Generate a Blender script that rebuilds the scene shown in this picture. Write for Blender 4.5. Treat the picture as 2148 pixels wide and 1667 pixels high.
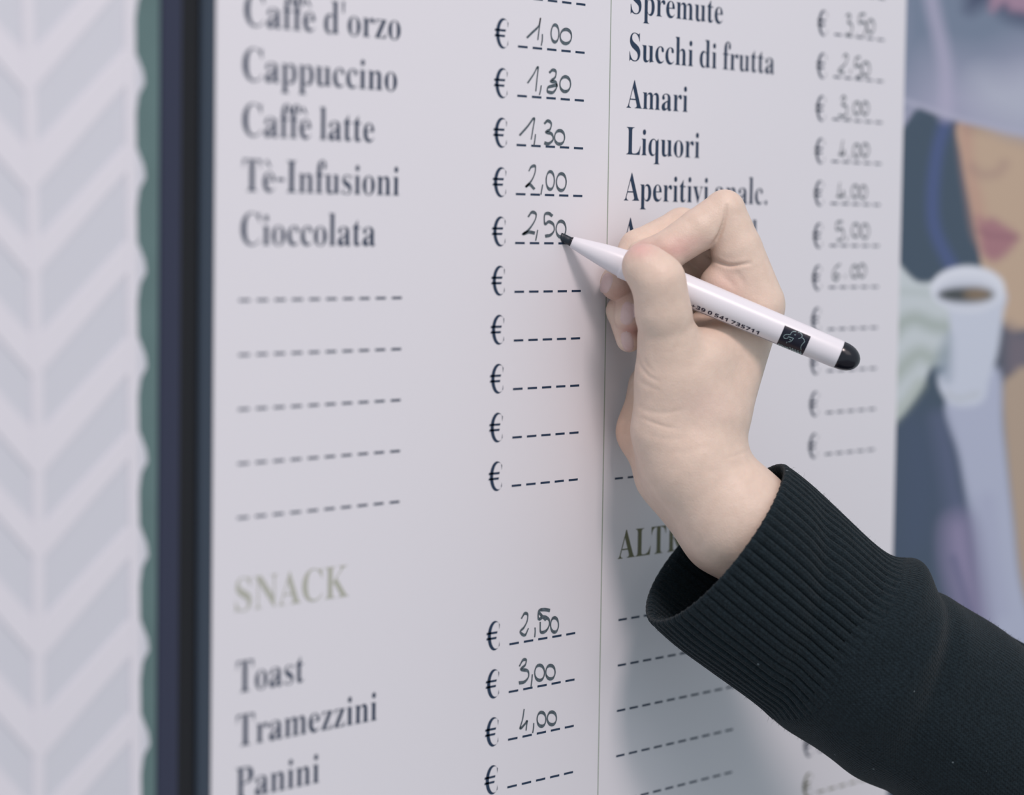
import bpy, bmesh, math, random
import numpy as np
from mathutils import Matrix, Vector

# ------------------------------------------------------------------ camera
S = 0.018                      # metres per menu row
ZT = 1.50                      # height of the menu's first row reference
F_PX, CX, CY = 5300.0, 1074.0, 833.5
R = np.array([[0.6617045, -0.7496276, 0.0143435],
              [-0.0401815, -0.0545588, -0.9977018],
              [0.7486873, 0.6596073, -0.0662229]])      # board axes -> camera axes (right, down, forward)
CAM = np.array([-41.9092467, -34.2788326, -4.7304871])  # in rows
D0 = 52.868                    # depth of the pen tip, in rows
KP = D0 / F_PX                 # one "unit" of the arm's own frame, in rows

scene = bpy.context.scene
COL = scene.collection
for o in list(bpy.data.objects):
    bpy.data.objects.remove(o)

def W(p):                      # rows -> world
    p = np.asarray(p, float)
    return np.stack([p[..., 0] * S, p[..., 1] * S, p[..., 2] * S + ZT], -1)

cam = bpy.data.cameras.new('camera')
cam.sensor_fit = 'HORIZONTAL'
cam.sensor_width = 36.0
cam.lens = 36.0 * F_PX / 2148.0
cam.clip_start = 0.02
cam.dof.use_dof = True
cam.dof.focus_distance = 53.4 * S
cam.dof.aperture_fstop = 4.4
cam_o = bpy.data.objects.new('camera', cam)
COL.objects.link(cam_o)
rw = R.T @ np.diag([1., -1., -1.])
u_, s_, v_ = np.linalg.svd(rw)
rw = u_ @ v_
mw = Matrix([[*rw[0], 0], [*rw[1], 0], [*rw[2], 0], [0, 0, 0, 1]])
mw.translation = Vector(W(CAM))
cam_o.matrix_world = mw
scene.camera = cam_o

# ------------------------------------------------------------------ light
world = bpy.data.worlds.new('shop_daylight')
scene.world = world
world.use_nodes = True
bg = world.node_tree.nodes['Background']
bg.inputs['Color'].default_value = (0.83, 0.95, 1.03, 1)
bg.inputs['Strength'].default_value = 0.60

def area(name, loc, target, size, power, color):
    l = bpy.data.lights.new(name, 'AREA')
    l.shape = 'RECTANGLE'
    l.size, l.size_y = size
    l.energy = power
    l.color = color
    o = bpy.data.objects.new(name, l)
    COL.objects.link(o)
    o.location = loc
    d = Vector(target) - Vector(loc)
    o.rotation_euler = d.to_track_quat('-Z', 'Y').to_euler()
    return o

TGT = (0.0, 0.0, 1.38)
area('key_and_fill_lamp', (-0.75, -1.25, 3.05), TGT, (0.45, 0.45), 25.0, (1.09, 0.915, 0.89))
area('key_and_fill_lamp', (-0.5, -2.3, 2.7), TGT, (1.2, 1.2), 7.0, (1.08, 0.93, 0.91))  # unseen fill lamp, added to even out the light across the board

vs = scene.view_settings
vs.view_transform = 'Standard'
vs.look = 'None'
vs.exposure = 0.0
vs.gamma = 1.0
vs.use_curve_mapping = False

# ------------------------------------------------------------------ helpers
def P(u, v, y=0.0):
    """point of the board plane (or the parallel plane y rows behind it) that is seen at u, v; in rows"""
    d = R.T @ np.array([(u - CX) / F_PX, (v - CY) / F_PX, 1.0])
    k = (y - CAM[1]) / d[1]
    return CAM + k * d

def L(u, v, w=0.0):
    """(u, v) with depth w behind the pen tip -> the arm's Euclidean frame"""
    q = (F_PX + w) / F_PX
    return np.array([(u - CX) * q, (v - CY) * q, w], float)

def LW(p):
    """arm frame -> world"""
    p = np.asarray(p, float)
    c = np.stack([p[..., 0], p[..., 1], p[..., 2] + F_PX], -1) * KP
    return W(c @ R + CAM)

def props(o, label=None, cat=None, group=None, kind=None):
    for k, v in (('label', label), ('category', cat), ('group', group), ('kind', kind)):
        if v:
            o[k] = v
    return o

def empty(name, loc, label, cat, group=None):
    o = bpy.data.objects.new(name, None)
    COL.objects.link(o)
    o.location = loc
    o.empty_display_size = 0.02
    return props(o, label, cat, group)

def mesh(name, verts, faces, mat, parent=None, smooth=False, mats=None, face_mat=None):
    me = bpy.data.meshes.new(name)
    v = np.asarray(verts, float)
    if parent is not None:
        v = v - np.array(parent_loc(parent))
    me.from_pydata([tuple(p) for p in v], [], [tuple(int(i) for i in f) for f in faces])
    for m in (mats or [mat]):
        me.materials.append(m)
    if face_mat is not None:
        me.polygons.foreach_set('material_index', np.asarray(face_mat, np.int32))
    if smooth:
        me.polygons.foreach_set('use_smooth', np.ones(len(me.polygons), bool))
    me.update()
    o = bpy.data.objects.new(name, me)
    COL.objects.link(o)
    if parent is not None:
        o.parent = parent
    return o

def parent_loc(p):
    l = Vector((0, 0, 0))
    while p is not None:
        l = l + p.location
        p = p.parent
    return l

def color_attr(o, name, cols):
    a = o.data.color_attributes.new(name, 'FLOAT_COLOR', 'POINT')
    c = np.ones((len(o.data.vertices), 4), np.float32)
    c[:, :3] = cols
    a.data.foreach_set('color', c.ravel())

def lin(*c):
    """display colour 0-255 -> linear"""
    c = np.asarray(c, float) / 255.0
    return np.where(c <= 0.04045, c / 12.92, ((c + 0.055) / 1.055) ** 2.4)

def mat(name, color, rough=0.5, spec=0.5, coat=0.0, sheen=0.0, bump=None, sss=None, attr=None, mottle=None):
    m = bpy.data.materials.new(name)
    m.use_nodes = True
    nt = m.node_tree
    b = nt.nodes['Principled BSDF']
    b.inputs['Base Color'].default_value = (*color, 1)
    b.inputs['Roughness'].default_value = rough
    b.inputs['Specular IOR Level'].default_value = spec
    b.inputs['Coat Weight'].default_value = coat
    if sheen:
        b.inputs['Sheen Weight'].default_value = sheen
        b.inputs['Sheen Roughness'].default_value = 0.5
    src = None
    if attr:
        a = nt.nodes.new('ShaderNodeVertexColor')
        a.layer_name = attr
        src = a.outputs['Color']
    if mottle:
        tc = nt.nodes.new('ShaderNodeTexCoord')
        n = nt.nodes.new('ShaderNodeTexNoise')
        n.inputs['Scale'].default_value = mottle[0]
        n.inputs['Detail'].default_value = 4
        nt.links.new(tc.outputs['Object'], n.inputs['Vector'])
        mx = nt.nodes.new('ShaderNodeMix')
        mx.data_type = 'RGBA'
        mx.blend_type = 'MULTIPLY'
        mx.inputs[0].default_value = 1.0
        cr = nt.nodes.new('ShaderNodeValToRGB')
        cr.color_ramp.elements[0].position = 0.3
        cr.color_ramp.elements[1].position = 0.7
        cr.color_ramp.elements[0].color = (*mottle[1], 1)
        cr.color_ramp.elements[1].color = (*mottle[2], 1)
        nt.links.new(n.outputs['Fac'], cr.inputs['Fac'])
        if src is not None:
            nt.links.new(src, mx.inputs[6])
        else:
            mx.inputs[6].default_value = (*color, 1)
        nt.links.new(cr.outputs['Color'], mx.inputs[7])
        src = mx.outputs[2]
    if src is not None:
        nt.links.new(src, b.inputs['Base Color'])
    if sss:
        b.inputs['Subsurface Weight'].default_value = sss[0]
        b.inputs['Subsurface Radius'].default_value = (1.0, 0.45, 0.25)
        b.inputs['Subsurface Scale'].default_value = sss[1]
    if bump:
        tc = nt.nodes.new('ShaderNodeTexCoord')
        prev = None
        for (kind, scale, strength, dist) in bump:
            if kind == 'noise':
                t = nt.nodes.new('ShaderNodeTexNoise')
                t.inputs['Detail'].default_value = 3
                out = t.outputs['Fac']
            else:
                t = nt.nodes.new('ShaderNodeTexVoronoi')
                out = t.outputs['Distance']
            t.inputs['Scale'].default_value = scale
            nt.links.new(tc.outputs['Object'], t.inputs['Vector'])
            bp = nt.nodes.new('ShaderNodeBump')
            bp.inputs['Strength'].default_value = strength
            bp.inputs['Distance'].default_value = dist
            nt.links.new(out, bp.inputs['Height'])
            if prev is not None:
                nt.links.new(prev.outputs['Normal'], bp.inputs['Normal'])
            prev = bp
        nt.links.new(prev.outputs['Normal'], b.inputs['Normal'])
    return m

M = {
    'board': mat('white_laminate', (0.755, 0.735, 0.775), 0.42, 0.35, bump=[('noise', 2600, 0.05, 0.0002)]),
    'ink': mat('navy_printing_ink', (0.020, 0.040, 0.082), 0.55, 0.25),
    'gold_ink': mat('olive_printing_ink', (0.135, 0.135, 0.070), 0.55, 0.25),
    'pale_gold_ink': mat('pale_olive_printing_ink', (0.45, 0.455, 0.39), 0.55, 0.25),
    'marker_ink': mat('grey_marker_ink', (0.090, 0.118, 0.140), 0.5, 0.3, mottle=(900, (0.6, 0.6, 0.6), (1.25, 1.25, 1.25))),
    'line': mat('grey_green_line', (0.30, 0.35, 0.29), 0.6, 0.2),
    'frame': mat('navy_metal', (0.026, 0.030, 0.062), 0.45, 0.4),
    'frame_dark': mat('black_gasket', (0.010, 0.010, 0.013), 0.5, 0.3),
    'frame_lip': mat('slate_metal', (0.035, 0.050, 0.075), 0.4, 0.4),
    'pen': mat('white_plastic', (0.76, 0.735, 0.78), 0.32, 0.5),
    'black_plastic': mat('black_plastic', (0.006, 0.006, 0.012), 0.22, 0.5),
    'nib': mat('ink_soaked_felt', (0.010, 0.016, 0.026), 0.45, 0.4, bump=[('noise', 1500, 0.3, 0.0003)]),
    'logo': mat('navy_label', (0.004, 0.004, 0.016), 0.35, 0.4),
    'logo_line': mat('pale_print', (0.35, 0.48, 0.50), 0.4, 0.3),
    'pen_ink': mat('pen_printing', (0.014, 0.014, 0.045), 0.4, 0.3),
    'skin': mat('skin', (0.7, 0.5, 0.42), 0.47, 0.38, attr='skin_tone', sss=(0.18, 0.0013),
                mottle=(260, (0.965, 0.95, 0.945), (1.03, 1.03, 1.03)),
                bump=[('voronoi', 1300, 0.16, 0.00028), ('noise', 420, 0.22, 0.0006)]),
    'nail': mat('fingernail', (0.63, 0.46, 0.44), 0.25, 0.5, sss=(0.1, 0.002)),
    'picture': mat('printed_picture', (0.5, 0.5, 0.5), 0.45, 0.3, attr='print'),
    'wall': mat('painted_plaster', (0.70, 0.69, 0.72), 0.8, 0.2, bump=[('noise', 300, 0.1, 0.0005)]),
    'floor': mat('grey_floor', (0.30, 0.30, 0.31), 0.6, 0.3, mottle=(8, (0.85, 0.85, 0.85), (1.05, 1.05, 1.05))),
    'herring_light': mat('pale_panel', (0.725, 0.705, 0.755), 0.6, 0.3),
    'herring_grey': mat('grey_panel', (0.625, 0.63, 0.685), 0.6, 0.3),
    'green': mat('grey_green_paint', (0.115, 0.185, 0.185), 0.6, 0.3, mottle=(30, (0.9, 0.9, 0.9), (1.1, 1.1, 1.1))),
}

def knit(name, color):
    m = mat(name, color, 0.95, 0.12, sheen=0.07)
    nt = m.node_tree
    b = nt.nodes['Principled BSDF']
    uv = nt.nodes.new('ShaderNodeUVMap')
    uv.uv_map = 'stitch'
    sep = nt.nodes.new('ShaderNodeSeparateXYZ')
    nt.links.new(uv.outputs['UV'], sep.inputs[0])
    def mth(op, a, b_=None):
        n = nt.nodes.new('ShaderNodeMath')
        n.operation = op
        for i, x in enumerate((a, b_)):
            if x is None:
                continue
            if isinstance(x, (int, float)):
                n.inputs[i].default_value = x
            else:
                nt.links.new(x, n.inputs[i])
        return n.outputs[0]
    # chevron stitches: v shifted by |frac(u) - .5|
    fu = mth('ABSOLUTE', mth('SUBTRACT', mth('FRACT', sep.outputs[0]), 0.5))
    st = mth('SINE', mth('MULTIPLY', mth('ADD', sep.outputs[1], mth('MULTIPLY', fu, 1.2)), 6.2832))
    ru = mth('COSINE', mth('MULTIPLY', sep.outputs[0], 6.2832))
    h = mth('ADD', mth('MULTIPLY', st, 0.5), mth('MULTIPLY', ru, -0.6))
    tc = nt.nodes.new('ShaderNodeTexCoord')
    n1 = nt.nodes.new('ShaderNodeTexNoise')
    n1.inputs['Scale'].default_value = 1800
    n1.inputs['Detail'].default_value = 4
    nt.links.new(tc.outputs['Object'], n1.inputs['Vector'])
    h2 = mth('ADD', h, mth('MULTIPLY', n1.outputs['Fac'], 2.2))
    bp = nt.nodes.new('ShaderNodeBump')
    bp.inputs['Strength'].default_value = 0.55
    bp.inputs['Distance'].default_value = 0.00035
    nt.links.new(h2, bp.inputs['Height'])
    nt.links.new(bp.outputs['Normal'], b.inputs['Normal'])
    # heathered yarn with pale lint specks
    n2 = nt.nodes.new('ShaderNodeTexNoise')
    n2.inputs['Scale'].default_value = 900
    n2.inputs['Detail'].default_value = 3
    nt.links.new(tc.outputs['Object'], n2.inputs['Vector'])
    cr = nt.nodes.new('ShaderNodeValToRGB')
    e = cr.color_ramp.elements
    e[0].position, e[1].position = 0.25, 0.75
    e[0].color = (*[c * 0.62 for c in color], 1)
    e[1].color = (*[c * 1.5 for c in color], 1)
    nt.links.new(n2.outputs['Fac'], cr.inputs['Fac'])
    vo = nt.nodes.new('ShaderNodeTexVoronoi')
    vo.inputs['Scale'].default_value = 95
    nt.links.new(tc.outputs['Object'], vo.inputs['Vector'])
    sp = mth('LESS_THAN', vo.outputs['Distance'], 0.045)
    mx = nt.nodes.new('ShaderNodeMix')
    mx.data_type = 'RGBA'
    nt.links.new(mth('MULTIPLY', sp, 0.5), mx.inputs[0])
    nt.links.new(cr.outputs['Color'], mx.inputs[6])
    mx.inputs[7].default_value = (0.22, 0.26, 0.28, 1)
    nt.links.new(mx.outputs[2], b.inputs['Base Color'])
    return m

M['fuzz'] = mat('loose_wool', (0.030, 0.040, 0.046), 0.9, 0.1)
M['knit'] = knit('charcoal_knit', (0.0098, 0.0165, 0.0212))

def box_mesh(x0, x1, y0, y1, z0, z1):
    v = [(x, y, z) for x in (x0, x1) for y in (y0, y1) for z in (z0, z1)]
    f = [(0, 1, 3, 2), (4, 6, 7, 5), (0, 4, 5, 1), (2, 3, 7, 6), (0, 2, 6, 4), (1, 5, 7, 3)]
    return v, f

# ------------------------------------------------------------------ lettering (outlines of each letter, 1000 units per em)
GLYPH = {
"'":(151,["57 306 44 480 107 480 94 306"]),
'-':(216,["27 154 27 206 189 206 189 154"]),
'.':(180,["89 -9 74 -7 60 1 51 15 48 36 51 57 60 71 74 79 89 81 106 79 119 71 129 57 132 36 129 15 119 1 106 -7"]),
'A':(437,["-9 0 -9 18 9 21 24 30 36 47 49 75 206 466 224 465 384 87 399 55 411 34 425 22 443 18 443 0 229 0 229 18 259 21 277 30 283 46 281 59 273 81 253 132 103 132 79 71 77 65 76 59 75 53 75 48 87 26 124 18 128 18 128 0","113 161 242 161 177 319"]),
'C':(468,["257 -11 213 -7 174 3 137 20 105 43 78 71 56 104 39 142 29 184 26 228 30 273 39 314 56 351 79 384 106 412 139 435 176 452 216 462 259 465 292 463 328 454 367 440 377 436 388 435 408 443 419 465 437 465 437 308 420 308 403 347 381 380 356 407 328 427 298 439 265 443 198 419 157 347 144 226 159 114 203 46 278 24 305 26 331 33 358 45 383 61 407 81 428 106 447 89 395 33 332 0"]),
'I':(261,["13 0 13 17 42 23 61 32 72 49 75 75 75 387 72 412 63 427 45 435 13 439 13 455 244 455 244 439 214 435 196 427 186 412 183 387 183 77 184 59 187 44 194 34 206 26 223 21 246 17 246 0"]),
'K':(510,["16 0 16 17 45 22 63 32 72 50 75 81 75 379 72 406 63 424 45 434 17 439 17 455 242 455 242 439 221 436 205 432 194 425 187 415 184 400 183 379 183 234 321 373 342 398 349 418 342 430 323 436 291 439 291 455 486 455 486 439 477 439 436 430 392 404 345 361 271 285 463 46 475 34 487 25 501 20 519 17 519 0 281 0 281 17 294 18 306 18 315 19 322 21 331 27 334 34 329 47 316 66 199 214 183 198 183 81 186 50 195 32 213 22 242 17 242 0"]),
'L':(426,["15 0 15 17 45 22 62 32 72 50 75 81 75 379 71 407 62 425 44 434 16 439 16 455 250 455 250 439 226 437 208 434 196 427 188 416 183 401 182 379 182 83 183 62 185 47 191 37 200 31 214 28 234 28 264 29 291 33 315 40 335 49 354 63 370 80 384 100 397 125 409 154 427 154 402 0"]),
'N':(494,["403 -11 107 350 107 79 110 49 119 31 136 21 167 17 167 0 18 0 18 17 39 19 54 23 65 30 71 41 75 57 76 79 76 388 49 421 36 433 28 436 18 439 18 455 156 455 391 169 391 377 390 399 386 414 379 425 369 431 353 436 331 439 331 455 480 455 480 439 450 434 433 425 425 407 422 377 422 -11"]),
'P':(418,["15 0 15 17 45 22 62 32 72 50 75 81 75 379 71 406 62 424 44 434 16 439 16 455 214 455 265 454 306 449 336 440 357 429 375 415 390 398 400 378 407 356 409 332 404 296 390 266 367 240 334 221 292 209 242 206 182 206 182 81 185 50 194 32 212 22 242 17 242 0","182 230 201 230 231 232 255 240 272 253 283 271 290 297 292 329 290 361 285 387 275 406 261 420 241 428 216 431 199 429 189 424 184 414 182 398"]),
'R':(473,["15 0 15 17 45 22 62 32 72 50 75 81 75 379 71 406 62 424 44 434 16 439 16 455 217 455 278 452 329 442 367 426 395 403 412 372 417 334 406 285 372 248 315 224 432 50 443 36 452 26 463 19 478 17 480 17 480 0 338 0 201 212 182 212 182 81 185 50 194 32 212 22 242 17 242 0","182 234 203 234 235 236 261 245 280 258 293 278 301 304 304 336 295 389 268 421 224 431 202 429 190 422 184 409 182 385"]),
'S':(390,["43 -11 43 158 62 158 75 113 91 77 111 50 136 30 164 19 197 15 220 17 241 24 257 36 273 60 279 89 273 117 255 140 225 160 163 191 127 210 99 231 77 253 62 276 53 302 50 332 52 358 57 381 67 403 80 421 96 437 115 449 136 459 160 464 185 466 206 465 229 461 255 456 282 448 291 446 296 445 300 445 313 450 320 466 339 466 339 319 322 319 315 343 305 365 293 385 280 402 265 417 248 429 222 441 194 445 163 440 140 426 125 406 120 380 124 356 137 336 151 325 168 314 189 303 253 273 279 260 300 247 317 233 337 211 350 188 357 162 359 133 357 106 350 80 339 58 323 38 304 21 281 8 254 -2 225 -8 192 -10 175 -9 158 -8 142 -4 126 1 110 6 98 9 90 11 85 12 75 11 69 7 65 0 61 -11"]),
'T':(423,["92 0 92 17 123 21 142 31 152 50 156 81 156 433 149 433 116 430 88 420 65 403 47 380 35 352 29 318 11 318 11 455 410 455 410 317 394 317 375 382 333 420 269 433 263 433 263 81 267 49 276 30 296 21 328 17 328 0"]),
'a':(344,["255 -10 226 -5 208 10 200 35 168 11 133 -4 95 -9 64 -4 40 11 25 34 20 63 25 91 39 115 63 136 98 155 143 173 199 190 199 241 196 266 187 282 171 292 148 296 115 290 104 274 106 268 113 257 121 243 123 231 120 215 110 202 95 194 77 191 59 194 45 203 36 218 33 236 37 259 49 278 69 295 95 308 115 314 137 317 162 318 205 315 239 307 263 292 280 271 290 244 293 210 293 62 293 48 295 40 298 36 304 34 312 36 320 42 329 28 306 7 281 -6","151 34 162 35 174 41 187 50 199 63 199 169 154 151 127 123 118 84 122 56 133 39"]),
'c':(293,["156 -10 131 -8 108 -1 87 11 67 26 51 45 38 68 28 93 21 120 19 150 22 181 29 210 40 237 55 260 74 280 96 297 120 309 146 317 175 319 204 317 230 310 250 298 271 275 277 245 275 228 266 215 253 207 236 204 214 209 201 225 196 251 196 256 197 261 197 266 197 271 190 290 169 297 138 285 118 248 112 187 115 142 123 105 137 76 156 55 178 42 204 38 227 42 250 53 271 72 285 60 248 21 205 -2"]),
'd':(370,["140 -10 117 -8 97 -1 78 10 61 26 47 44 35 66 26 91 21 118 19 147 21 180 27 210 36 237 48 261 63 281 81 297 101 309 123 316 146 318 175 314 201 301 223 280 223 401 220 419 212 430 198 437 176 439 176 455 319 455 319 75 320 54 325 41 335 32 353 28 353 11 315 8 271 1 223 -10 223 39 201 12 173 -5","171 28 187 31 202 41 215 56 223 76 223 242 217 257 206 270 191 278 174 281 147 273 130 250 123 225 119 193 118 153 119 115 123 83 130 58 146 36"]),
'e':(301,["154 -10 129 -8 106 -1 85 10 66 26 50 45 37 69 27 95 21 125 19 157 21 187 28 215 38 240 51 263 68 282 87 298 109 309 132 316 157 318 193 314 224 301 249 280 268 251 279 216 283 173 283 166 117 166 127 97 154 56 199 42 225 47 248 62 270 86 285 73 248 27 205 -1","116 192 201 192 201 215 201 241 198 261 193 277 181 292 161 297 136 286 121 255 116 203"]),
'f':(214,["15 0 15 16 30 18 40 22 46 27 50 35 52 48 52 73 52 277 16 277 16 310 52 310 52 353 56 386 67 413 85 436 109 452 139 461 174 465 200 463 222 456 240 446 257 425 263 400 260 381 252 367 239 358 224 355 208 358 195 365 187 376 185 391 187 405 193 420 194 423 196 426 197 430 197 433 193 441 180 443 163 440 153 430 149 413 148 390 148 310 203 310 203 277 148 277 148 65 150 40 158 26 173 18 199 16 199 0"]),
'h':(381,["18 0 18 16 35 19 45 26 51 37 52 56 52 399 51 417 46 429 36 437 19 440 19 455 148 455 148 267 175 295 207 313 243 318 292 306 321 271 330 212 330 56 332 38 337 26 347 19 363 16 363 0 202 0 202 16 207 16 228 26 235 56 235 217 234 241 229 258 219 268 203 271 183 267 164 255 148 235 148 56 149 38 154 26 164 19 180 16 180 0"]),
'i':(198,["101 362 81 366 65 376 54 393 50 412 54 432 65 449 81 460 101 463 120 460 137 449 147 432 151 412 147 393 136 376 120 366","18 0 18 16 35 19 45 26 51 37 52 56 52 252 51 272 47 285 37 291 20 293 21 310 148 310 148 56 150 38 154 26 164 19 180 16 180 0"]),
'l':(199,["18 0 18 16 35 19 45 26 51 37 52 56 52 398 51 417 47 429 38 436 20 439 20 455 148 455 148 56 150 38 154 26 164 19 180 16 180 0"]),
'm':(554,["18 0 18 16 35 19 45 26 51 37 52 56 52 253 51 271 46 284 36 291 19 294 19 310 146 310 146 265 173 294 204 312 237 318 277 312 305 293 320 261 348 293 381 312 418 318 465 306 494 271 504 212 504 56 505 38 510 26 520 19 536 16 536 0 377 0 377 16 393 19 403 26 408 38 410 56 410 217 408 241 404 258 394 268 377 271 358 268 341 256 324 237 324 56 326 38 331 26 340 19 356 16 356 0 199 0 199 16 215 19 225 26 230 38 232 56 232 217 230 241 226 258 216 268 199 271 180 267 162 255 146 235 146 56 148 38 152 27 162 19 177 16 177 0"]),
'n':(381,["18 0 18 16 35 19 45 26 51 37 52 56 52 253 51 271 46 284 36 291 19 294 19 310 148 310 148 267 175 296 207 313 243 318 292 306 321 271 330 212 330 56 332 38 337 26 347 19 363 16 363 0 202 0 202 16 207 16 228 26 235 56 235 217 234 241 229 258 219 268 203 271 183 267 164 255 148 235 148 56 149 38 154 26 164 19 180 16 180 0"]),
'o':(336,["169 -10 140 -8 114 -1 90 11 69 27 52 47 38 70 27 96 21 124 19 154 21 184 27 213 38 239 52 262 69 281 90 297 114 309 140 316 168 318 196 316 222 309 245 298 266 282 283 263 298 240 308 214 315 185 317 154 315 123 308 94 298 69 284 46 266 26 245 11 222 -1 197 -8","169 11 193 18 209 39 214 56 217 81 219 102 219 126 220 154 218 206 214 245 208 271 192 292 169 299 144 292 128 271 122 245 118 206 117 154 117 127 118 103 120 82 123 56 128 39 144 18"]),
'p':(371,["17 -139 17 -124 31 -122 40 -117 47 -110 50 -101 52 -86 52 -64 52 243 51 269 46 283 37 291 19 295 19 310 143 310 143 263 166 294 195 313 230 319 253 317 274 310 293 298 309 283 323 264 335 241 343 216 348 189 350 160 348 128 343 99 334 72 323 48 308 28 291 12 272 0 250 -8 227 -10 196 -5 170 9 148 32 148 -58 149 -81 152 -99 158 -110 167 -118 180 -121 197 -123 197 -139","195 28 222 36 239 59 247 84 251 116 253 154 251 192 247 223 241 248 225 270 199 278 179 273 162 259 148 235 148 69 160 46 176 33"]),
'q':(364,["175 -139 175 -123 199 -120 214 -114 221 -102 224 -83 224 29 200 8 173 -5 142 -9 119 -7 98 -1 79 10 62 25 47 43 36 64 27 88 22 115 20 144 22 176 29 207 40 234 54 259 72 280 93 297 117 309 142 317 170 319 200 315 229 302 257 281 309 320 320 320 320 -83 321 -102 326 -113 337 -120 354 -123 354 -139","179 30 194 32 208 40 218 52 224 67 224 241 219 271 204 289 179 295 150 286 131 261 123 234 118 199 117 156 118 117 123 85 131 60 150 37"]),
'r':(287,["18 0 18 16 35 19 45 26 51 37 52 56 52 252 51 273 46 285 37 291 20 293 21 310 146 310 146 252 158 272 172 288 187 301 210 314 233 318 258 315 275 304 286 287 289 266 287 248 278 234 265 225 248 222 233 224 222 231 214 240 207 250 199 257 189 260 175 255 162 241 152 220 149 192 149 56 152 37 159 25 173 19 197 16 197 0"]),
's':(288,["151 -10 132 -8 110 -3 87 6 80 8 73 9 60 4 51 -9 36 -9 36 105 53 105 61 79 72 57 87 39 112 21 140 15 162 18 179 27 189 40 192 58 183 84 156 105 107 130 85 142 68 155 54 169 41 193 37 220 40 247 49 270 65 291 86 306 111 316 141 319 153 318 166 316 181 312 199 308 202 307 206 306 210 305 213 305 223 308 230 319 244 319 244 222 228 222 220 244 209 262 196 277 174 291 149 296 130 294 116 286 108 274 105 259 107 244 115 232 128 222 146 212 191 189 212 178 229 165 241 151 253 127 257 95 254 65 244 39 228 18 206 2 181 -7"]),
't':(228,["124 -9 99 -7 80 -1 66 10 56 26 50 46 48 71 48 279 20 279 20 300 46 324 68 347 88 369 105 389 118 407 129 424 144 424 144 310 208 310 208 279 144 279 144 82 146 64 149 51 157 43 168 40 189 49 206 75 222 66 198 24 165 -1"]),
'u':(375,["131 -10 103 -7 81 2 65 17 54 38 48 65 46 97 46 248 44 268 39 282 29 291 11 294 11 310 142 310 142 74 144 58 151 46 162 38 177 36 205 43 228 66 228 248 226 269 221 283 209 291 189 294 189 310 324 310 324 70 326 51 331 39 342 33 360 30 360 13 321 10 277 3 228 -10 228 40 209 19 186 3 160 -7"]),
'v':(306,["142 -10 38 248 30 267 22 281 12 290 -3 293 -3 310 164 310 164 294 156 294 136 290 129 276 129 272 130 268 185 122 236 253 240 264 241 272 232 289 203 294 203 310 305 310 305 295 289 289 278 279 269 264 260 243 160 -10"]),
'z':(293,["13 0 13 14 168 287 128 287 96 283 72 272 61 258 51 240 44 216 26 216 32 310 275 310 275 291 126 25 152 25 181 27 205 33 223 44 237 59 249 80 260 107 276 107 268 0"]),
's0':(384,["191 -7 139 1 96 22 64 59 42 108 29 168 24 240 26 289 31 333 40 373 53 407 71 435 93 457 121 474 153 484 191 487 244 480 286 458 318 422 341 373 355 312 359 240 357 191 352 147 343 107 330 74 312 45 290 23 263 6 230 -3","191 75 214 80 231 93 244 116 252 148 257 189 259 240 257 290 252 331 244 363 231 386 214 400 191 405 169 400 151 386 139 363 131 331 126 290 125 240 126 190 131 149 139 117 151 94 169 80"]),
's1':(384,["176 0 176 277 176 298 177 323 179 373 173 367 164 358 154 348 144 340 89 296 40 357 194 480 277 480 277 0"]),
's3':(384,["164 -7 114 -4 68 5 26 19 26 105 46 96 68 88 90 82 112 77 133 75 153 74 186 76 211 82 229 93 246 115 251 146 249 164 241 180 227 192 206 200 187 204 163 207 136 208 99 208 99 285 136 285 164 286 186 289 204 294 223 304 235 317 242 332 244 350 240 373 228 390 207 401 175 404 153 403 134 399 116 393 93 381 73 369 26 439 46 452 68 463 92 473 119 480 149 485 183 486 229 483 268 473 300 456 324 434 338 406 343 372 340 341 330 315 313 293 292 275 267 262 240 253 240 251 275 244 304 232 327 216 344 195 354 169 357 140 355 113 348 88 337 65 321 44 300 27 274 12 243 2 206 -5"]),
's4':(384,["216 0 216 99 11 99 11 170 222 480 315 480 315 178 373 178 373 99 315 99 315 0","101 178 216 178 216 259 216 276 217 297 218 318 219 338 220 354 220 363 218 363 211 350 205 337 197 324 189 311"]),
's5':(384,["162 -7 137 -6 114 -4 91 0 70 5 50 12 33 19 33 107 51 99 71 91 93 85 116 80 137 77 158 76 186 78 209 84 227 94 241 109 249 128 251 152 241 192 208 216 155 224 136 223 116 221 98 217 83 214 42 235 60 480 320 480 320 394 149 394 140 300 152 302 165 304 181 306 201 306 230 304 256 299 279 289 301 277 319 260 333 240 344 217 351 191 353 161 348 112 332 71 305 38 268 13 220 -2"]),
's7':(384,["75 0 255 394 18 394 18 480 362 480 362 416 181 0"]),
's9':(384,["120 -7 104 -6 87 -6 69 -4 55 -2 55 79 69 77 83 75 98 73 113 73 150 75 180 81 205 92 225 106 240 124 251 144 259 168 264 194 267 222 263 222 246 201 225 183 207 174 184 168 156 167 118 171 86 184 58 206 38 236 26 274 21 318 26 367 41 407 65 441 98 465 138 480 185 485 216 482 246 475 273 462 298 445 319 422 336 393 350 359 357 320 360 275 359 247 357 220 354 193 349 167 342 141 333 117 321 93 307 72 290 53 271 35 248 21 221 9 191 0 157 -5","185 244 206 247 224 255 239 266 250 280 257 295 259 311 257 333 251 355 241 374 227 390 209 400 187 404 160 399 138 383 128 367 122 346 120 320 124 288 136 265 156 249"]),
's+':(384,["167 75 167 213 34 213 34 261 167 261 167 400 216 400 216 261 349 261 349 213 216 213 216 75"]),
'sF':(369,["60 0 60 480 335 480 335 396 161 396 161 273 323 273 323 189 161 189 161 0"]),
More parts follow.
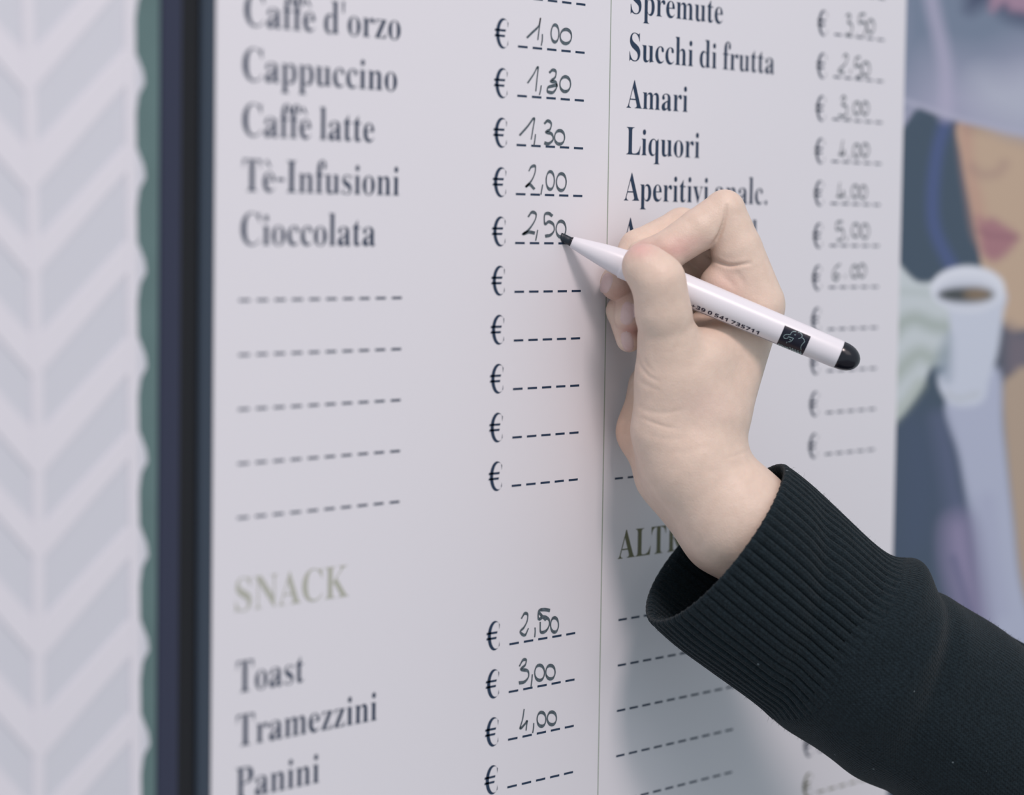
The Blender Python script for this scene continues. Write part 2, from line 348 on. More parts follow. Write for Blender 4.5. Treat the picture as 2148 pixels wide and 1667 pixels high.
'sO':(535,["267 -7 218 -3 176 7 139 24 108 48 83 76 63 111 50 150 42 193 39 241 42 289 50 332 63 371 83 405 108 433 139 456 176 473 219 484 268 487 317 484 360 473 396 456 427 433 452 405 471 370 485 331 493 288 496 240 493 193 485 150 471 110 452 76 427 47 396 24 360 7 317 -3","267 79 307 83 338 98 361 122 376 154 386 194 389 240 386 287 376 327 361 359 338 383 307 398 268 402 229 398 198 383 175 359 159 327 149 287 146 240 149 194 159 154 175 122 198 98 229 83"]),
'sU':(508,["252 -7 193 -1 145 15 107 42 79 78 63 121 57 171 57 480 158 480 158 186 161 151 169 123 183 103 201 89 225 81 255 79 285 81 309 90 327 105 339 126 347 153 349 187 349 480 451 480 451 169 448 137 441 107 429 80 412 55 390 34 363 16 331 4 294 -4"]),
'sR':(443,["60 0 60 480 200 480 260 476 308 464 345 444 371 416 386 380 392 336 388 305 379 278 365 256 346 237 325 221 302 209 443 0 330 0 216 184 162 184 162 0","162 267 195 267 225 268 249 274 267 283 283 304 289 333 283 362 266 382 247 390 223 395 193 396 162 396"]),
'sS':(370,["167 -7 118 -4 73 6 31 22 31 117 54 107 78 98 102 90 126 83 150 79 175 77 207 81 228 92 240 108 244 128 237 153 217 172 198 183 176 195 150 207 133 215 114 225 95 238 77 253 61 272 48 293 39 319 36 350 41 390 56 423 80 450 113 470 152 482 199 486 223 485 247 482 270 478 293 471 317 463 341 453 308 373 287 382 267 389 249 394 223 400 195 402 170 398 151 388 140 373 136 353 141 330 158 313 176 302 199 290 226 277 250 265 271 253 289 241 312 220 329 196 337 178 342 157 343 133 338 93 323 59 297 31 262 10 219 -2"]),
'sT':(389,["144 0 144 395 13 395 13 480 375 480 375 395 245 395 245 0"]),
'sA':(463,["0 0 169 482 293 482 463 0 354 0 319 114 144 114 109 0","170 199 295 199 259 311 251 340 246 357 240 375 236 392 232 407 228 392 223 374 212 336 207 321 204 311"]),
}
CAP, XH = 455.0, 310.0
_cache = {}

def euro_contours():
    """a euro sign with a heavy left bowl and two slanted bars"""
    out, inn = [], []
    for i in range(25):
        a = math.radians(52 + (308 - 52) * i / 24)
        out.append((215 + 205 * math.cos(a), 228 + 236 * math.sin(a)))
    for i in range(25):
        a = math.radians(308 - (308 - 52) * i / 24)
        inn.append((268 + 163 * math.cos(a), 228 + 212 * math.sin(a)))
    bowl = out + [(345, 20), ] + inn + [(352, 330), (338, 450)]
    bowl = out + [(362, 128)] + inn + [(352, 318)]
    bars = [[(-32, 258), (-18, 293), (300, 293), (286, 258)], [(-32, 172), (-18, 207), (280, 207), (266, 172)]]
    return [bowl], bars

def fill(contours, off=0.0):
    """flat filled outlines -> (verts 2-D, faces)"""
    cu = bpy.data.curves.new('outline', 'CURVE')
    cu.dimensions = '2D'
    cu.fill_mode = 'BOTH'
    cu.offset = off / 1000.0
    for c in contours:
        sp = cu.splines.new('POLY')
        sp.points.add(len(c) - 1)
        for p, q in zip(sp.points, c):
            p.co = (q[0] / 1000.0, q[1] / 1000.0, 0, 1)
        sp.use_cyclic_u = True
    ob = bpy.data.objects.new('outline', cu)
    COL.objects.link(ob)
    me = bpy.data.meshes.new_from_object(ob.evaluated_get(bpy.context.evaluated_depsgraph_get()))
    v = np.array([x.co[:2] for x in me.vertices], float).reshape(-1, 2) * 1000.0
    f = [tuple(p.vertices) for p in me.polygons]
    bpy.data.objects.remove(ob)
    bpy.data.curves.remove(cu)
    bpy.data.meshes.remove(me)
    return v, f

def glyph(key):
    if key in _cache:
        return _cache[key]
    if key == '€':
        a, bars = euro_contours()
        v, f = fill(a)
        for b in bars:
            n = len(v)
            v = np.vstack([v, np.array(b, float)])
            f = f + [(n, n + 1, n + 2, n + 3)]
        _cache[key] = (400, v, f)
        return _cache[key]
    if key == 'è':
        adv, v, f = glyph('e')
        g = np.array([(70, 430), (120, 455), (195, 345), (165, 345)], float)
        n = len(v)
        _cache[key] = (adv, np.vstack([v, g]), f + [(n, n + 1, n + 2, n + 3)])
        return _cache[key]
    adv, cs = GLYPH[key]
    cs = [np.array(c.split(), float).reshape(-1, 2) for c in cs]
    v, f = fill(cs, -5.0 if len(key) == 1 else 7.0)
    if len(key) == 1 and key.islower():          # small x-height, tall ascenders, as on the board
        y = v[:, 1]
        x2 = 278.0
        if key == 'i':
            y = np.where(y <= 330, y * x2 / XH, x2 + 50 + (y - 360) * 1.0)
        elif key == 't':
            y = y * x2 / XH
        else:
            y = np.where(y <= 0, y, np.where(y <= XH, y * x2 / XH, x2 + (y - XH) * (CAP * 1.04 - x2) / (CAP - XH)))
        v = np.stack([v[:, 0], y], 1)
    _cache[key] = (adv, v, f)
    return _cache[key]

def typeset(s, prefix='', track=0.0):
    """one line of text -> verts (em units), faces; starts at x = 0"""
    x, V, Fc, n = 0.0, [], [], 0
    for ch in s:
        if ch == ' ':
            x += 150
            continue
        adv, v, f = glyph(prefix + ch)
        V.append(v + np.array([x, 0.0]))
        Fc += [tuple(i + n for i in q) for q in f]
        n += len(v)
        x += adv + track
    V = np.vstack(V)
    V[:, 0] -= V[:, 0].min()
    return V, Fc

INK_Y = -0.0045                # ink lies this many rows in front of the laminate

def printed(name, s, a, b, m, parent, cap=0.60, label=None):
    """a line of print from pixel a to pixel b (its baseline) on the board"""
    A, B = P(*a), P(*b)
    V, Fc = typeset(s)
    w = V[:, 0].max()
    k = (B[0] - A[0]) / w
    z0 = 0.5 * (A[2] + B[2])
    pts = np.stack([A[0] + V[:, 0] * k, np.full(len(V), INK_Y), z0 + V[:, 1] * cap / CAP], 1)
    o = mesh(name, W(pts), Fc, m, parent)
    return props(o, label)

def catmull(pts, closed=False, n=8):
    p = np.asarray(pts, float)
    if closed:
        q = np.vstack([p[-1], p, p[0], p[1]])
    else:
        q = np.vstack([2 * p[0] - p[1], p, 2 * p[-1] - p[-2]])
    out = []
    for i in range(1, len(q) - 2):
        for t in np.arange(n) / n:
            out.append(0.5 * (2 * q[i] + (q[i + 1] - q[i - 1]) * t + (2 * q[i - 1] - 5 * q[i] + 4 * q[i + 1] - q[i + 2]) * t * t
                              + (3 * q[i] - q[i - 1] - 3 * q[i + 1] + q[i + 2]) * t ** 3))
    if not closed:
        out.append(q[-2])
    return np.array(out)

def ribbon(pts, wmax, closed=False, nib=(0.12, -1.0), wmin=0.34, rnd=None):
    """chisel-tip stroke in pixel space -> verts 2-D, faces"""
    c = catmull(pts, closed)
    d = np.roll(c, -1, 0) - np.roll(c, 1, 0)
    if not closed:
        d[0] = c[1] - c[0]
        d[-1] = c[-1] - c[-2]
    d /= np.linalg.norm(d, axis=1)[:, None] + 1e-9
    nb = np.array(nib) / np.hypot(*nib)
    wd = wmax * np.maximum(wmin, np.abs(d[:, 0] * nb[1] - d[:, 1] * nb[0]))
    wd = np.convolve(np.pad(wd, 2, mode='wrap' if closed else 'edge'), np.ones(5) / 5, 'valid')
    nn = np.stack([-d[:, 1], d[:, 0]], 1)
    v = np.vstack([c + nn * wd[:, None] / 2, c - nn * wd[:, None] / 2])
    N = len(c)
    f = [(i, (i + 1) % N, N + (i + 1) % N, N + i) for i in range(N if closed else N - 1)]
    return v, f

def oval(cx, cy, rx, ry, n=12, tilt=0.0):
    t = np.arange(n) / n * 2 * math.pi
    x, y = rx * np.cos(t), ry * np.sin(t)
    return np.stack([cx + x + tilt * y, cy + y], 1)

# ------------------------------------------------------------------ the wall and what hangs on it
Z_TOP, Z_BOT = 6.0, -24.0
WALL_Y = 0.55                                      # plaster lies this many rows behind the laminate

v, f = box_mesh(-75, 75, WALL_Y, WALL_Y + 6, -ZT / S, 70)
props(mesh('wall_back', W(np.array(v)), f, M['wall']), kind='structure')
v, f = box_mesh(-75, 75, -150, WALL_Y, -ZT / S - 3, -ZT / S)
props(mesh('floor', W(np.array(v)), f, M['floor']), kind='structure')

# --- printed menu
XL, XR = -11.187, 11.470
board = empty('menu_board', W(np.array([0.5 * (XL + XR), 0, Z_BOT])),
              'white printed cafe menu board with two columns of names and handwritten prices', 'menu board')
v, f = box_mesh(XL, XR, 0.0, WALL_Y - 0.01, Z_BOT, Z_TOP)
mesh('panel', W(np.array(v)), f, M['board'], board)
v, f = box_mesh(-0.014, 0.014, -0.003, 0.002, Z_BOT, Z_TOP)
props(mesh('divider_line', W(np.array(v)), f, M['line'], board), 'thin grey green line between the two columns')

left_names = [("Caffè d'orzo", (512.4, 58), (840, 80.5)), ('Cappuccino', (509, 172), (832.4, 189)),
              ('Caffè latte', (508.5, 289), (784.5, 295)), ('Tè-Infusioni', (509, 403.5), (837, 408.5)),
              ('Cioccolata', (505, 517), (787, 513.5)), ('Toast', (495.8, 1455), (637, 1429)),
              ('Tramezzini', (495.8, 1566), (790, 1511)), ('Panini', (494, 1677), (669, 1642))]
right_names = [('Spremute', (1322.6, 30), (1515.7, 48.5)), ('Succhi di frutta', (1320, 129), (1623.7, 154)),
               ('Amari', (1314, 227), (1442, 234.5)), ('Liquori', (1313.5, 325), (1467, 331)),
               ('Aperitivi analc.', (1308.4, 421.5), (1608.6, 428.5)), ('Aperitivi alcol.', (1305, 518), (1597, 515))]
for s, a, b in left_names + right_names:
    printed('item_name', s, a, b, M['ink'], board)
printed('heading', 'SNACK', (493.6, 1283), (731, 1251), M['pale_gold_ink'], board, 0.62, 'pale olive capital lettering')
printed('heading', 'ALTRI', (1295.6, 1173), (1452, 1151), M['gold_ink'], board, 0.62, 'olive capital lettering')

def dashes(x0, x1, z, n, parent, m, name='dashed_line', ratio=0.655, th=0.044):
    p = (x1 - x0) / (n - 1 + ratio)
    V, Fc = [], []
    for i in range(n):
        a = x0 + i * p
        V += [(a, INK_Y, z - th / 2), (a + p * ratio, INK_Y, z - th / 2), (a + p * ratio, INK_Y, z + th / 2), (a, INK_Y, z + th / 2)]
        Fc.append((4 * i, 4 * i + 1, 4 * i + 2, 4 * i + 3))
    return mesh(name, W(np.array(V)), Fc, m, parent)

def euro(x0, z, parent, m):
    V, Fc = typeset('€')
    kx, kz = 0.415 / V[:, 0].max(), 0.59 / CAP
    pts = np.stack([x0 + V[:, 0] * kx, np.full(len(V), INK_Y), z + V[:, 1] * kz], 1)
    return mesh('euro_sign', W(pts), Fc, m, parent)

LEFT_Z = [(-r, True) for r in range(0, 11)] + [(-13.2927 - r, True) for r in range(0, 4)]
for z, _ in LEFT_Z:
    euro(-3.695, z - 0.065, board, M['ink'])
    dashes(-2.9756, -0.8536, z, 5, board, M['ink'])
for r in range(6, 11):
    dashes(-10.587, -6.305, -0.0876 - r, 10, board, M['ink'], ratio=0.62)
for r in range(0, 12):
    z = 1.0048 - r
    euro(7.66, z - 0.065, board, M['ink'])
    dashes(8.383, 10.508, z, 5, board, M['ink'])
zq = P(1297, 1003)[2]
for r in range(0, 1):
    dashes(0.4, 4.68, zq + 1.0 * r, 10, board, M['ink'], ratio=0.62)
for r in range(0, 5):
    dashes(0.6058 - 0.02 * 0, 4.88, -13.1724 - r, 10, board, M['ink'], ratio=0.66)
ze = P(1690, 1588)[2]
for r, m in ((-2, 'ink'), (-1, 'ink'), (0, 'ink'), (1, 'gold_ink')):
    euro(P(1684, 1588)[0], ze - r, board, M[m])
    dashes(8.383, 10.508, ze + 0.065 - r, 5, board, M[m])

# --- prices in marker
def price(strokes, org, sc, wpx, parent=board):
    V, Fc, n = [], [], 0
    for q, st in enumerate(strokes):
        closed = isinstance(st, tuple)
        pts = oval(*st) if closed else np.array(st, float)
        pts = pts / sc + np.array(org)
        v, f = ribbon(pts, wpx, closed)
        for k, p in enumerate(v):
            b = P(*p)
            V.append((b[0], -0.008 - 0.0006 * q, b[2]))
        Fc += [tuple(i + n for i in t) for t in f]
        n += len(v)
    return mesh('handwritten_price', W(np.array(V)), Fc, M['marker_ink'], parent)

A3 = ((1000, 0), 909 / 300)
price([[(318, 240), (350, 208), (392, 165), (404, 113), (396, 180), (387, 254)], [(416, 216), (415, 255), (409, 290)],
       (496, 212, 25, 54), (565, 231, 36, 45)], *A3, 6.8)
price([[(322, 528), (358, 475), (388, 424), (382, 500), (374, 580)], [(409, 542), (404, 575), (397, 603)],
       [(460, 462), (482, 444), (502, 456), (497, 490), (470, 515), (500, 522), (507, 553), (482, 587), (450, 580), (452, 556), (482, 545), (512, 540)],
       (561, 534, 34, 47)], *A3, 6.8)
price([[(271, 860), (320, 805), (364, 750), (356, 820), (345, 886)], [(372, 852), (368, 890), (362, 926)],
       [(428, 786), (450, 767), (472, 785), (465, 820), (440, 838), (474, 850), (484, 885), (456, 912), (428, 907)],
       (525, 872, 32, 43)], *A3, 6.8)
price([[(330, 1087), (346, 1060), (370, 1056), (368, 1100), (345, 1150), (310, 1187), (336, 1172), (366, 1202)],
       [(418, 1172), (412, 1205), (407, 1236)], (466, 1146, 26, 56), (536, 1156, 31, 53)], *A3, 6.8)
price([[(325, 1378), (350, 1348), (376, 1362), (366, 1405), (328, 1460), (292, 1488), (330, 1474), (368, 1481)],
       [(386, 1460), (380, 1495), (373, 1529)],
       [(480, 1372), (455, 1355), (430, 1366), (432, 1422), (457, 1408), (485, 1425), (491, 1462), (468, 1492), (434, 1500)],
       (534, 1455, 31, 50)], *A3, 6.8)
S3 = ((1000, 1250), 1199 / 300)
price([[(372, 188), (400, 145), (425, 156), (420, 210), (395, 260), (364, 298), (402, 326), (432, 268)], [(487, 262), (488, 300), (484, 343)],
       [(612, 119), (560, 112), (518, 126), (518, 192), (560, 172), (602, 195), (606, 242), (578, 290), (535, 298), (530, 215)],
       [(516, 130), (545, 165), (580, 200)], (650, 240, 33, 60)], *S3, 7.0)
price([[(355, 588), (386, 536), (412, 536), (405, 575), (370, 612), (424, 625), (433, 672), (400, 716), (352, 727)],
       [(464, 655), (460, 705), (453, 763)], (525, 641, 41, 63), (616, 636, 39, 56)], *S3, 7.0)
price([[(396, 945), (383, 1030), (362, 1107), (398, 1076), (421, 1045), (416, 1085), (412, 1126)], [(476, 1063), (474, 1105), (467, 1146)],
       (541, 1031, 37, 58), (628, 1023, 38, 53)], *S3, 7.0)
R3 = ((1680, 0), 1000 / 240)
price([[(395, 142), (414, 124), (431, 150), (410, 190), (441, 215), (445, 262), (420, 310), (395, 290)], [(488, 298), (484, 326)],
       [(560, 125), (515, 130), (510, 200), (545, 190), (570, 230), (555, 290), (528, 330)], (608, 230, 31, 56)], *R3, 5.4)
price([[(370, 497), (390, 475), (406, 502), (385, 560), (330, 616), (376, 636)], [(436, 608), (430, 642)],
       [(515, 500), (480, 510), (472, 580), (510, 570), (530, 620), (512, 668), (480, 672)], (565, 602, 34, 58)], *R3, 5.4)
price([[(350, 866), (370, 840), (386, 862), (360, 910), (395, 930), (401, 980), (370, 1015), (330, 1006)], [(426, 1010), (420, 1046)],
       (488, 945, 31, 52), (560, 946, 29, 54)], *R3, 5.4)
price([[(365, 1225), (350, 1320), (335, 1347), (376, 1345), (376, 1308), (372, 1366)], [(425, 1360), (420, 1395)],
       (485, 1315, 29, 54), (560, 1311, 31, 54)], *R3, 5.4)
T3 = ((1250, 0), 2148 / 650)
price([[(1690, 1265), (1680, 1340), (1674, 1360), (1716, 1355), (1714, 1322), (1707, 1371)], [(1745, 1365), (1741, 1392)],
       (1796, 1326, 24, 42), (1852, 1331, 23, 43)], *T3, 5.2)
U3 = ((1680, 400), 667 / 240)
price([[(241, 180), (210, 185), (208, 226), (236, 220), (248, 250), (235, 285), (211, 286)], [(268, 264), (262, 291)],
       (318, 230, 22, 38), (372, 235, 22, 40)], *U3, 5.2)
price([[(228, 425), (196, 455), (185, 500), (205, 521), (221, 495), (196, 484)], [(259, 489), (255, 507)],
       (312, 470, 20, 34), (355, 465, 21, 36)], *U3, 5.2)

# --- metal profile along the board's left edge
fr = empty('sign_frame', W(np.array([P(400, 0)[0], 0, Z_BOT])), 'dark navy vertical metal profile along the left edge of the menu board', 'frame')
xa, xb, xc = P(337, 0, -0.10)[0], P(384, 0, -0.10)[0], P(421, 0, 0.02)[0]

def bevel_box(name, x0, x1, y0, y1, m, parent, r=0.03):
    bm = bmesh.new()
    v, f = box_mesh(x0, x1, y0, y1, Z_BOT, Z_TOP)
    vv = [bm.verts.new(p) for p in v]
    for q in f:
        bm.faces.new([vv[i] for i in q])
    bmesh.ops.recalc_face_normals(bm, faces=bm.faces)
    bmesh.ops.bevel(bm, geom=[e for e in bm.edges if abs(e.verts[0].co.z - e.verts[1].co.z) > 1], offset=r, segments=3, affect='EDGES')
    bm.verts.index_update()
    V = np.array([q.co[:] for q in bm.verts])
    Fc = [[q.index for q in fa.verts] for fa in bm.faces]
    bm.free()
    return mesh(name, W(V), Fc, m, parent)

bevel_box('outer_rail', xa, xb, -0.10, WALL_Y - 0.01, M['frame'], fr)
bevel_box('gasket', xb + 0.002, xc - 0.002, 0.05, WALL_Y - 0.01, M['frame_dark'], fr, 0.01)
bevel_box('inner_lip', xc, XL - 0.004, -0.02, WALL_Y - 0.01, M['frame_lip'], fr)

# --- pale panel with a herringbone pattern, left of the frame
PY = -0.13
def pv(u, v, y=PY):
    q = P(u, v, y)
    return (q[0], y, q[2])
def edge_u(v):
    return 286 + 13 * (v / 1667.0)
def spine_u(v):
    return 60 + 22 * min(1, max(-0.5, v / 900.0))
V, Fc, FM = [], [], []
def poly(pts, y0, y1, m):
    """a slab with the outline pts (pixels), front at depth y0"""
    n = len(V)
    k = len(pts)
    V.extend([pv(a, b, y0) for a, b in pts])
    base = [pv(a, b, y0) for a, b in pts]
    V.extend([(x, y1, z) for x, _, z in base])
    Fc.append(tuple(range(n, n + k)))
    FM.append(m)
    for i in range(k):
        j = (i + 1) % k
        Fc.append((n + i, n + k + i, n + k + j, n + j))
        FM.append(m)
PER = 198.0
TOPV, BOTV = -560.0, 2420.0
outline = [(edge_u(TOPV), TOPV)]
k = -3
while True:
    y = 40 + PER * k
    if y + 120 > BOTV:
        break
    if y > TOPV:
        outline += [(edge_u(y) - 3, y), (edge_u(y) - 2, y + 70), (edge_u(y) + 14, y + 110), (edge_u(y) + 17, y + 135), (edge_u(y) + 4, y + 160)]
    k += 1
outline += [(edge_u(BOTV), BOTV), (-420, BOTV + 120), (-420, TOPV - 40)]
poly(outline, PY, -0.083, 1)
k = -2
while True:
    y = 20 + PER * k
    if y > BOTV - 330:
        break
    su = spine_u(y)
    for (xe, sl) in ((edge_u(y) - 6, -1.12), (-400, 1.12)):
        dy = sl * abs(xe - su) * (1 if sl < 0 else -1)
        a = 84 + 12 * math.sin(k * 2.1)
        poly([(su, y + 100), (su, y + 100 + a), (xe, y + 100 + a + dy - 12), (xe, y + 100 + dy + 6)], PY - 0.02, PY, 0)
    k += 1
for (y0, y1) in ((TOPV, BOTV),):                     # the ridge along the middle of each leaf and the hem
    pts = [(spine_u(t) - 12, t) for t in np.linspace(y0, y1, 12)] + [(spine_u(t) + 10, t) for t in np.linspace(y1, y0, 12)]
    poly(pts, PY - 0.03, PY, 0)
    pts = [(edge_u(t) - 24, t) for t in np.linspace(y0, y1, 12)] + [(edge_u(t) - 4, t) for t in np.linspace(y1, y0, 12)]
    poly(pts, PY - 0.03, PY, 0)
VV = np.array(V)
props(mesh('wall_left', W(VV), Fc, None, mats=[M['herring_light'], M['herring_grey']], face_mat=FM), kind='structure')
v, f = box_mesh(P(-420, 800, 0)[0], xa - 0.004, -0.08, WALL_Y - 0.005, Z_BOT, Z_TOP)
props(mesh('trim_1', W(np.array(v)), f, M['green']), kind='structure')

# --- advertising picture right of the board
def to_px(p):
    c = (p - CAM) @ R.T
    return np.stack([c[:, 0] / c[:, 2] * F_PX + CX, c[:, 1] / c[:, 2] * F_PX + CY], 1)

def sd_poly(q, pts):
    """signed distance (pixels, negative inside) to a smoothed closed outline"""
    c = catmull(pts, True, 6)
    a, b = c, np.roll(c, -1, 0)
    d = np.full(len(q), 1e9)
    ins = np.zeros(len(q), bool)
    for (x0, y0), (x1, y1) in zip(a, b):
        ex, ey = x1 - x0, y1 - y0
        t = np.clip(((q[:, 0] - x0) * ex + (q[:, 1] - y0) * ey) / (ex * ex + ey * ey + 1e-9), 0, 1)
        d = np.minimum(d, np.hypot(q[:, 0] - x0 - t * ex, q[:, 1] - y0 - t * ey))
        if y0 != y1:
            ins ^= ((y0 > q[:, 1]) != (y1 > q[:, 1])) & (q[:, 0] < (x1 - x0) * (q[:, 1] - y0) / (y1 - y0) + x0)
    return np.where(ins, -d, d)

def sd_line(q, pts):
    c = catmull(pts, False, 6)
    d = np.full(len(q), 1e9)
    for (x0, y0), (x1, y1) in zip(c[:-1], c[1:]):
        ex, ey = x1 - x0, y1 - y0
        t = np.clip(((q[:, 0] - x0) * ex + (q[:, 1] - y0) * ey) / (ex * ex + ey * ey + 1e-9), 0, 1)
        d = np.minimum(d, np.hypot(q[:, 0] - x0 - t * ex, q[:, 1] - y0 - t * ey))
    return d

PIC_Y = 0.04
gx = np.arange(XR + 0.01, 24.0, 0.05)
gz = np.arange(-23.5, 5.5, 0.05)
GX, GZ = np.meshgrid(gx, gz, indexing='ij')
G = np.stack([GX.ravel(), np.full(GX.size, PIC_Y), GZ.ravel()], 1)
Q = to_px(G)
colr = np.tile(lin(60, 75, 91), (len(Q), 1))
def blend(alpha, c):
    global colr
    a = np.clip(alpha, 0, 1)[:, None]
    colr = colr * (1 - a) + a * lin(*c)
SOFT = 1.7
def area_fill(pts, c, soft=4.0, al=1.0):
    d = sd_poly(Q, pts)
    blend(al * np.clip(0.5 - d / (soft * SOFT), 0, 1), c)
def streak(pts, w, c, soft=10.0, al=1.0):
    d = sd_line(Q, pts) - w / 2
    blend(al * np.clip(0.5 - d / (soft * SOFT), 0, 1), c)
SOFT = 1.7
area_fill([(1880, 880), (1950, 880), (1990, 1000), (1960, 1160), (1870, 1160)], (64, 76, 104), 60, 0.55)
streak([(1988, 240), (1966, 320), (1956, 420), (1964, 490), (2002, 570)], 26, (68, 82, 122), 12)
area_fill([(2012, 255), (2017, 330), (2034, 420), (2050, 500), (2062, 570), (2092, 640), (2112, 690), (2160, 690), (2330, 640), (2330, 240), (2100, 240)], (180, 156, 134), 5)
area_fill([(2012, 255), (2018, 330), (2032, 420), (2048, 500), (2075, 520), (2060, 420), (2040, 340), (2036, 262)], (176, 138, 124), 18, 0.8)
area_fill([(2040, 258), (2080, 262), (2148, 285), (2330, 330), (2330, 290), (2148, 270)], (120, 106, 104), 40, 0.8)
streak([(2040, 352), (2062, 366), (2092, 362), (2106, 345)], 8, (152, 124, 116), 20, 0.8)
area_fill([(2050, 455), (2066, 462), (2080, 457), (2104, 470), (2136, 497), (2112, 532), (2084, 548), (2060, 530), (2055, 490)], (154, 110, 116), 12)
streak([(2052, 482), (2080, 494), (2136, 497)], 4, (126, 84, 96), 8, 0.8)
area_fill([(2108, 690), (2150, 696), (2330, 690), (2330, 800), (2148, 790), (2108, 810)], (104, 96, 106), 24)
area_fill([(2104, 810), (2126, 784), (2160, 768), (2330, 775), (2330, 1600), (2240, 1500), (2150, 1260), (2124, 1080), (2106, 900)], (166, 146, 128), 8)
area_fill([(1985, 840), (2090, 770), (2104, 900), (2124, 1080), (2150, 1260), (2240, 1500), (2250, 1700), (2130, 1700), (2062, 1330), (2040, 1130), (2012, 960)], (166, 171, 191), 8)
area_fill([(1968, 880), (1992, 960), (2006, 1030), (2040, 1120), (2064, 1330), (2050, 1400), (2010, 1310), (1982, 1190), (1996, 1060)], (92, 98, 130), 40, 0.9)
area_fill([(1984, 1100), (2030, 1090), (2050, 1180), (2072, 1320), (2082, 1420), (2030, 1330), (1990, 1200)], (134, 126, 156), 34, 0.9)
streak([(2000, 1170), (2022, 1240), (2050, 1340)], 8, (78, 84, 116), 12, 0.8)
streak([(2070, 1050), (2080, 1150), (2100, 1280)], 10, (150, 152, 178), 30, 0.7)
# hat
area_fill([(1860, 190), (1930, 226), (2000, 252), (2070, 268), (2148, 286), (2340, 300), (2340, -900), (1860, -900)], (150, 151, 172), 5)
area_fill([(1860, 120), (1960, 130), (2060, 140), (2148, 110), (2340, 60), (2340, -900), (1860, -900)], (98, 113, 133), 80, 0.85)
area_fill([(2050, 160), (2110, 160), (2160, 150), (2340, 130), (2340, 280), (2148, 270), (2060, 225)], (168, 172, 186), 50, 0.8)
streak([(1944, -60), (1958, 20), (1976, 100), (1984, 160), (1984, 240)], 26, (164, 160, 182), 16, 0.8)
area_fill([(2040, -60), (2080, 10), (2148, 50), (2340, 60), (2340, -900)], (62, 70, 96), 24)
area_fill([(2090, -60), (2110, 8), (2148, 26), (2340, 30), (2340, -900)], (150, 122, 142), 12)
streak([(1870, 200), (1930, 222), (2000, 246), (2070, 262), (2148, 280), (2330, 296)], 5, (172, 172, 190), 8, 0.8)
# gloved hand and cup
area_fill([(1860, 530), (1888, 556), (1908, 578), (1930, 592), (1990, 600), (1998, 700), (1990, 765), (1956, 766), (1935, 810), (1908, 850), (1882, 880), (1860, 890)], (186, 193, 196), 6)
streak([(1866, 708), (1890, 680), (1920, 668), (1958, 682), (1994, 686)], 18, (140, 152, 142), 22, 0.9)
streak([(1866, 800), (1890, 774), (1926, 742), (1958, 752), (1990, 742)], 16, (142, 154, 142), 24, 0.9)
streak([(1870, 880), (1900, 848), (1930, 806)], 12, (152, 162, 148), 20, 0.8)
streak([(1870, 610), (1910, 612), (1960, 616)], 6, (164, 174, 172), 14, 0.7)
area_fill([(1962, 620), (1990, 650), (1990, 760), (1968, 790), (1974, 822), (1998, 850), (2040, 852), (2066, 836), (2074, 800), (2092, 740), (2104, 660), (2107, 610), (2030, 580)], (188, 193, 206), 6)
area_fill([(1962, 770), (1990, 700), (1996, 760), (1990, 800)], (138, 150, 164), 16, 0.8)
streak([(1990, 826), (2010, 836), (2050, 826)], 6, (172, 176, 180), 10, 0.8)
area_fill([tuple(t) for t in oval(2030, 606, 78, 49)], (206, 209, 218), 5)
area_fill([tuple(t) for t in oval(2028, 616, 66, 32)], (184, 188, 200), 10, 0.8)
area_fill([tuple(t) for t in oval(2026, 618, 58, 16)], (64, 68, 70), 8)
area_fill([tuple(t) for t in oval(2050, 617, 24, 10)], (140, 118, 92), 14, 0.9)
colr = np.clip(colr * 1.2, 0, 0.9)
nx_, nz_ = GX.shape
idx = np.arange(nx_ * nz_).reshape(nx_, nz_)
quads = np.stack([idx[:-1, :-1], idx[1:, :-1], idx[1:, 1:], idx[:-1, 1:]], -1).reshape(-1, 4)
n0 = len(G)
x1 = gx[-1]; z0_, z1_ = gz[0], gz[-1]
back = np.array([(gx[0], WALL_Y - 0.01, z0_), (x1, WALL_Y - 0.01, z0_), (x1, WALL_Y - 0.01, z1_), (gx[0], WALL_Y - 0.01, z1_)])
c4 = [idx[0, 0], idx[-1, 0], idx[-1, -1], idx[0, -1]]
sides = [(n0 + i, c4[i], c4[(i + 1) % 4], n0 + (i + 1) % 4) for i in range(4)]
poster = mesh('poster', W(np.vstack([G, back])), [tuple(q) for q in quads] + sides + [(n0 + 3, n0 + 2, n0 + 1, n0)], M['picture'])
color_attr(poster, 'print', np.vstack([colr, np.tile(lin(60, 75, 91), (4, 1))]))
props(poster, 'printed poster of a woman in wide hat raising a white cup, beside the menu', 'poster')

# ------------------------------------------------------------------ the marker
pen = empty('marker_pen', LW(L(1178, 495, 0)), 'white whiteboard marker with black end cap held in the hand, tip on the board', 'marker pen')
PA = np.array(L(1437, 608, 0))
PD = np.array([0.9205, 0.3907, 0.0])
PT = 0.04                                           # the tail leans slightly towards the viewer
PD = np.array([PD[0], PD[1], -PT])
PD /= np.linalg.norm(PD)
PN = np.array([-0.3907, 0.9205, 0.0])               # across the pen, downwards
PN -= PD * PN.dot(PD)
PN /= np.linalg.norm(PN)
PF = -np.cross(PD, PN)                              # across the pen, towards the viewer
if PF[2] > 0:
    PF = -PF
W_SHIFT = np.array([0, 0, -10.0])

def pen_pt(al, phi, r):
    al, phi, r = np.broadcast_arrays(np.asarray(al, float), np.asarray(phi, float), np.asarray(r, float))
    return PA + W_SHIFT + PD * al[..., None] + (PF * np.cos(phi)[..., None] + PN * np.sin(phi)[..., None]) * r[..., None]

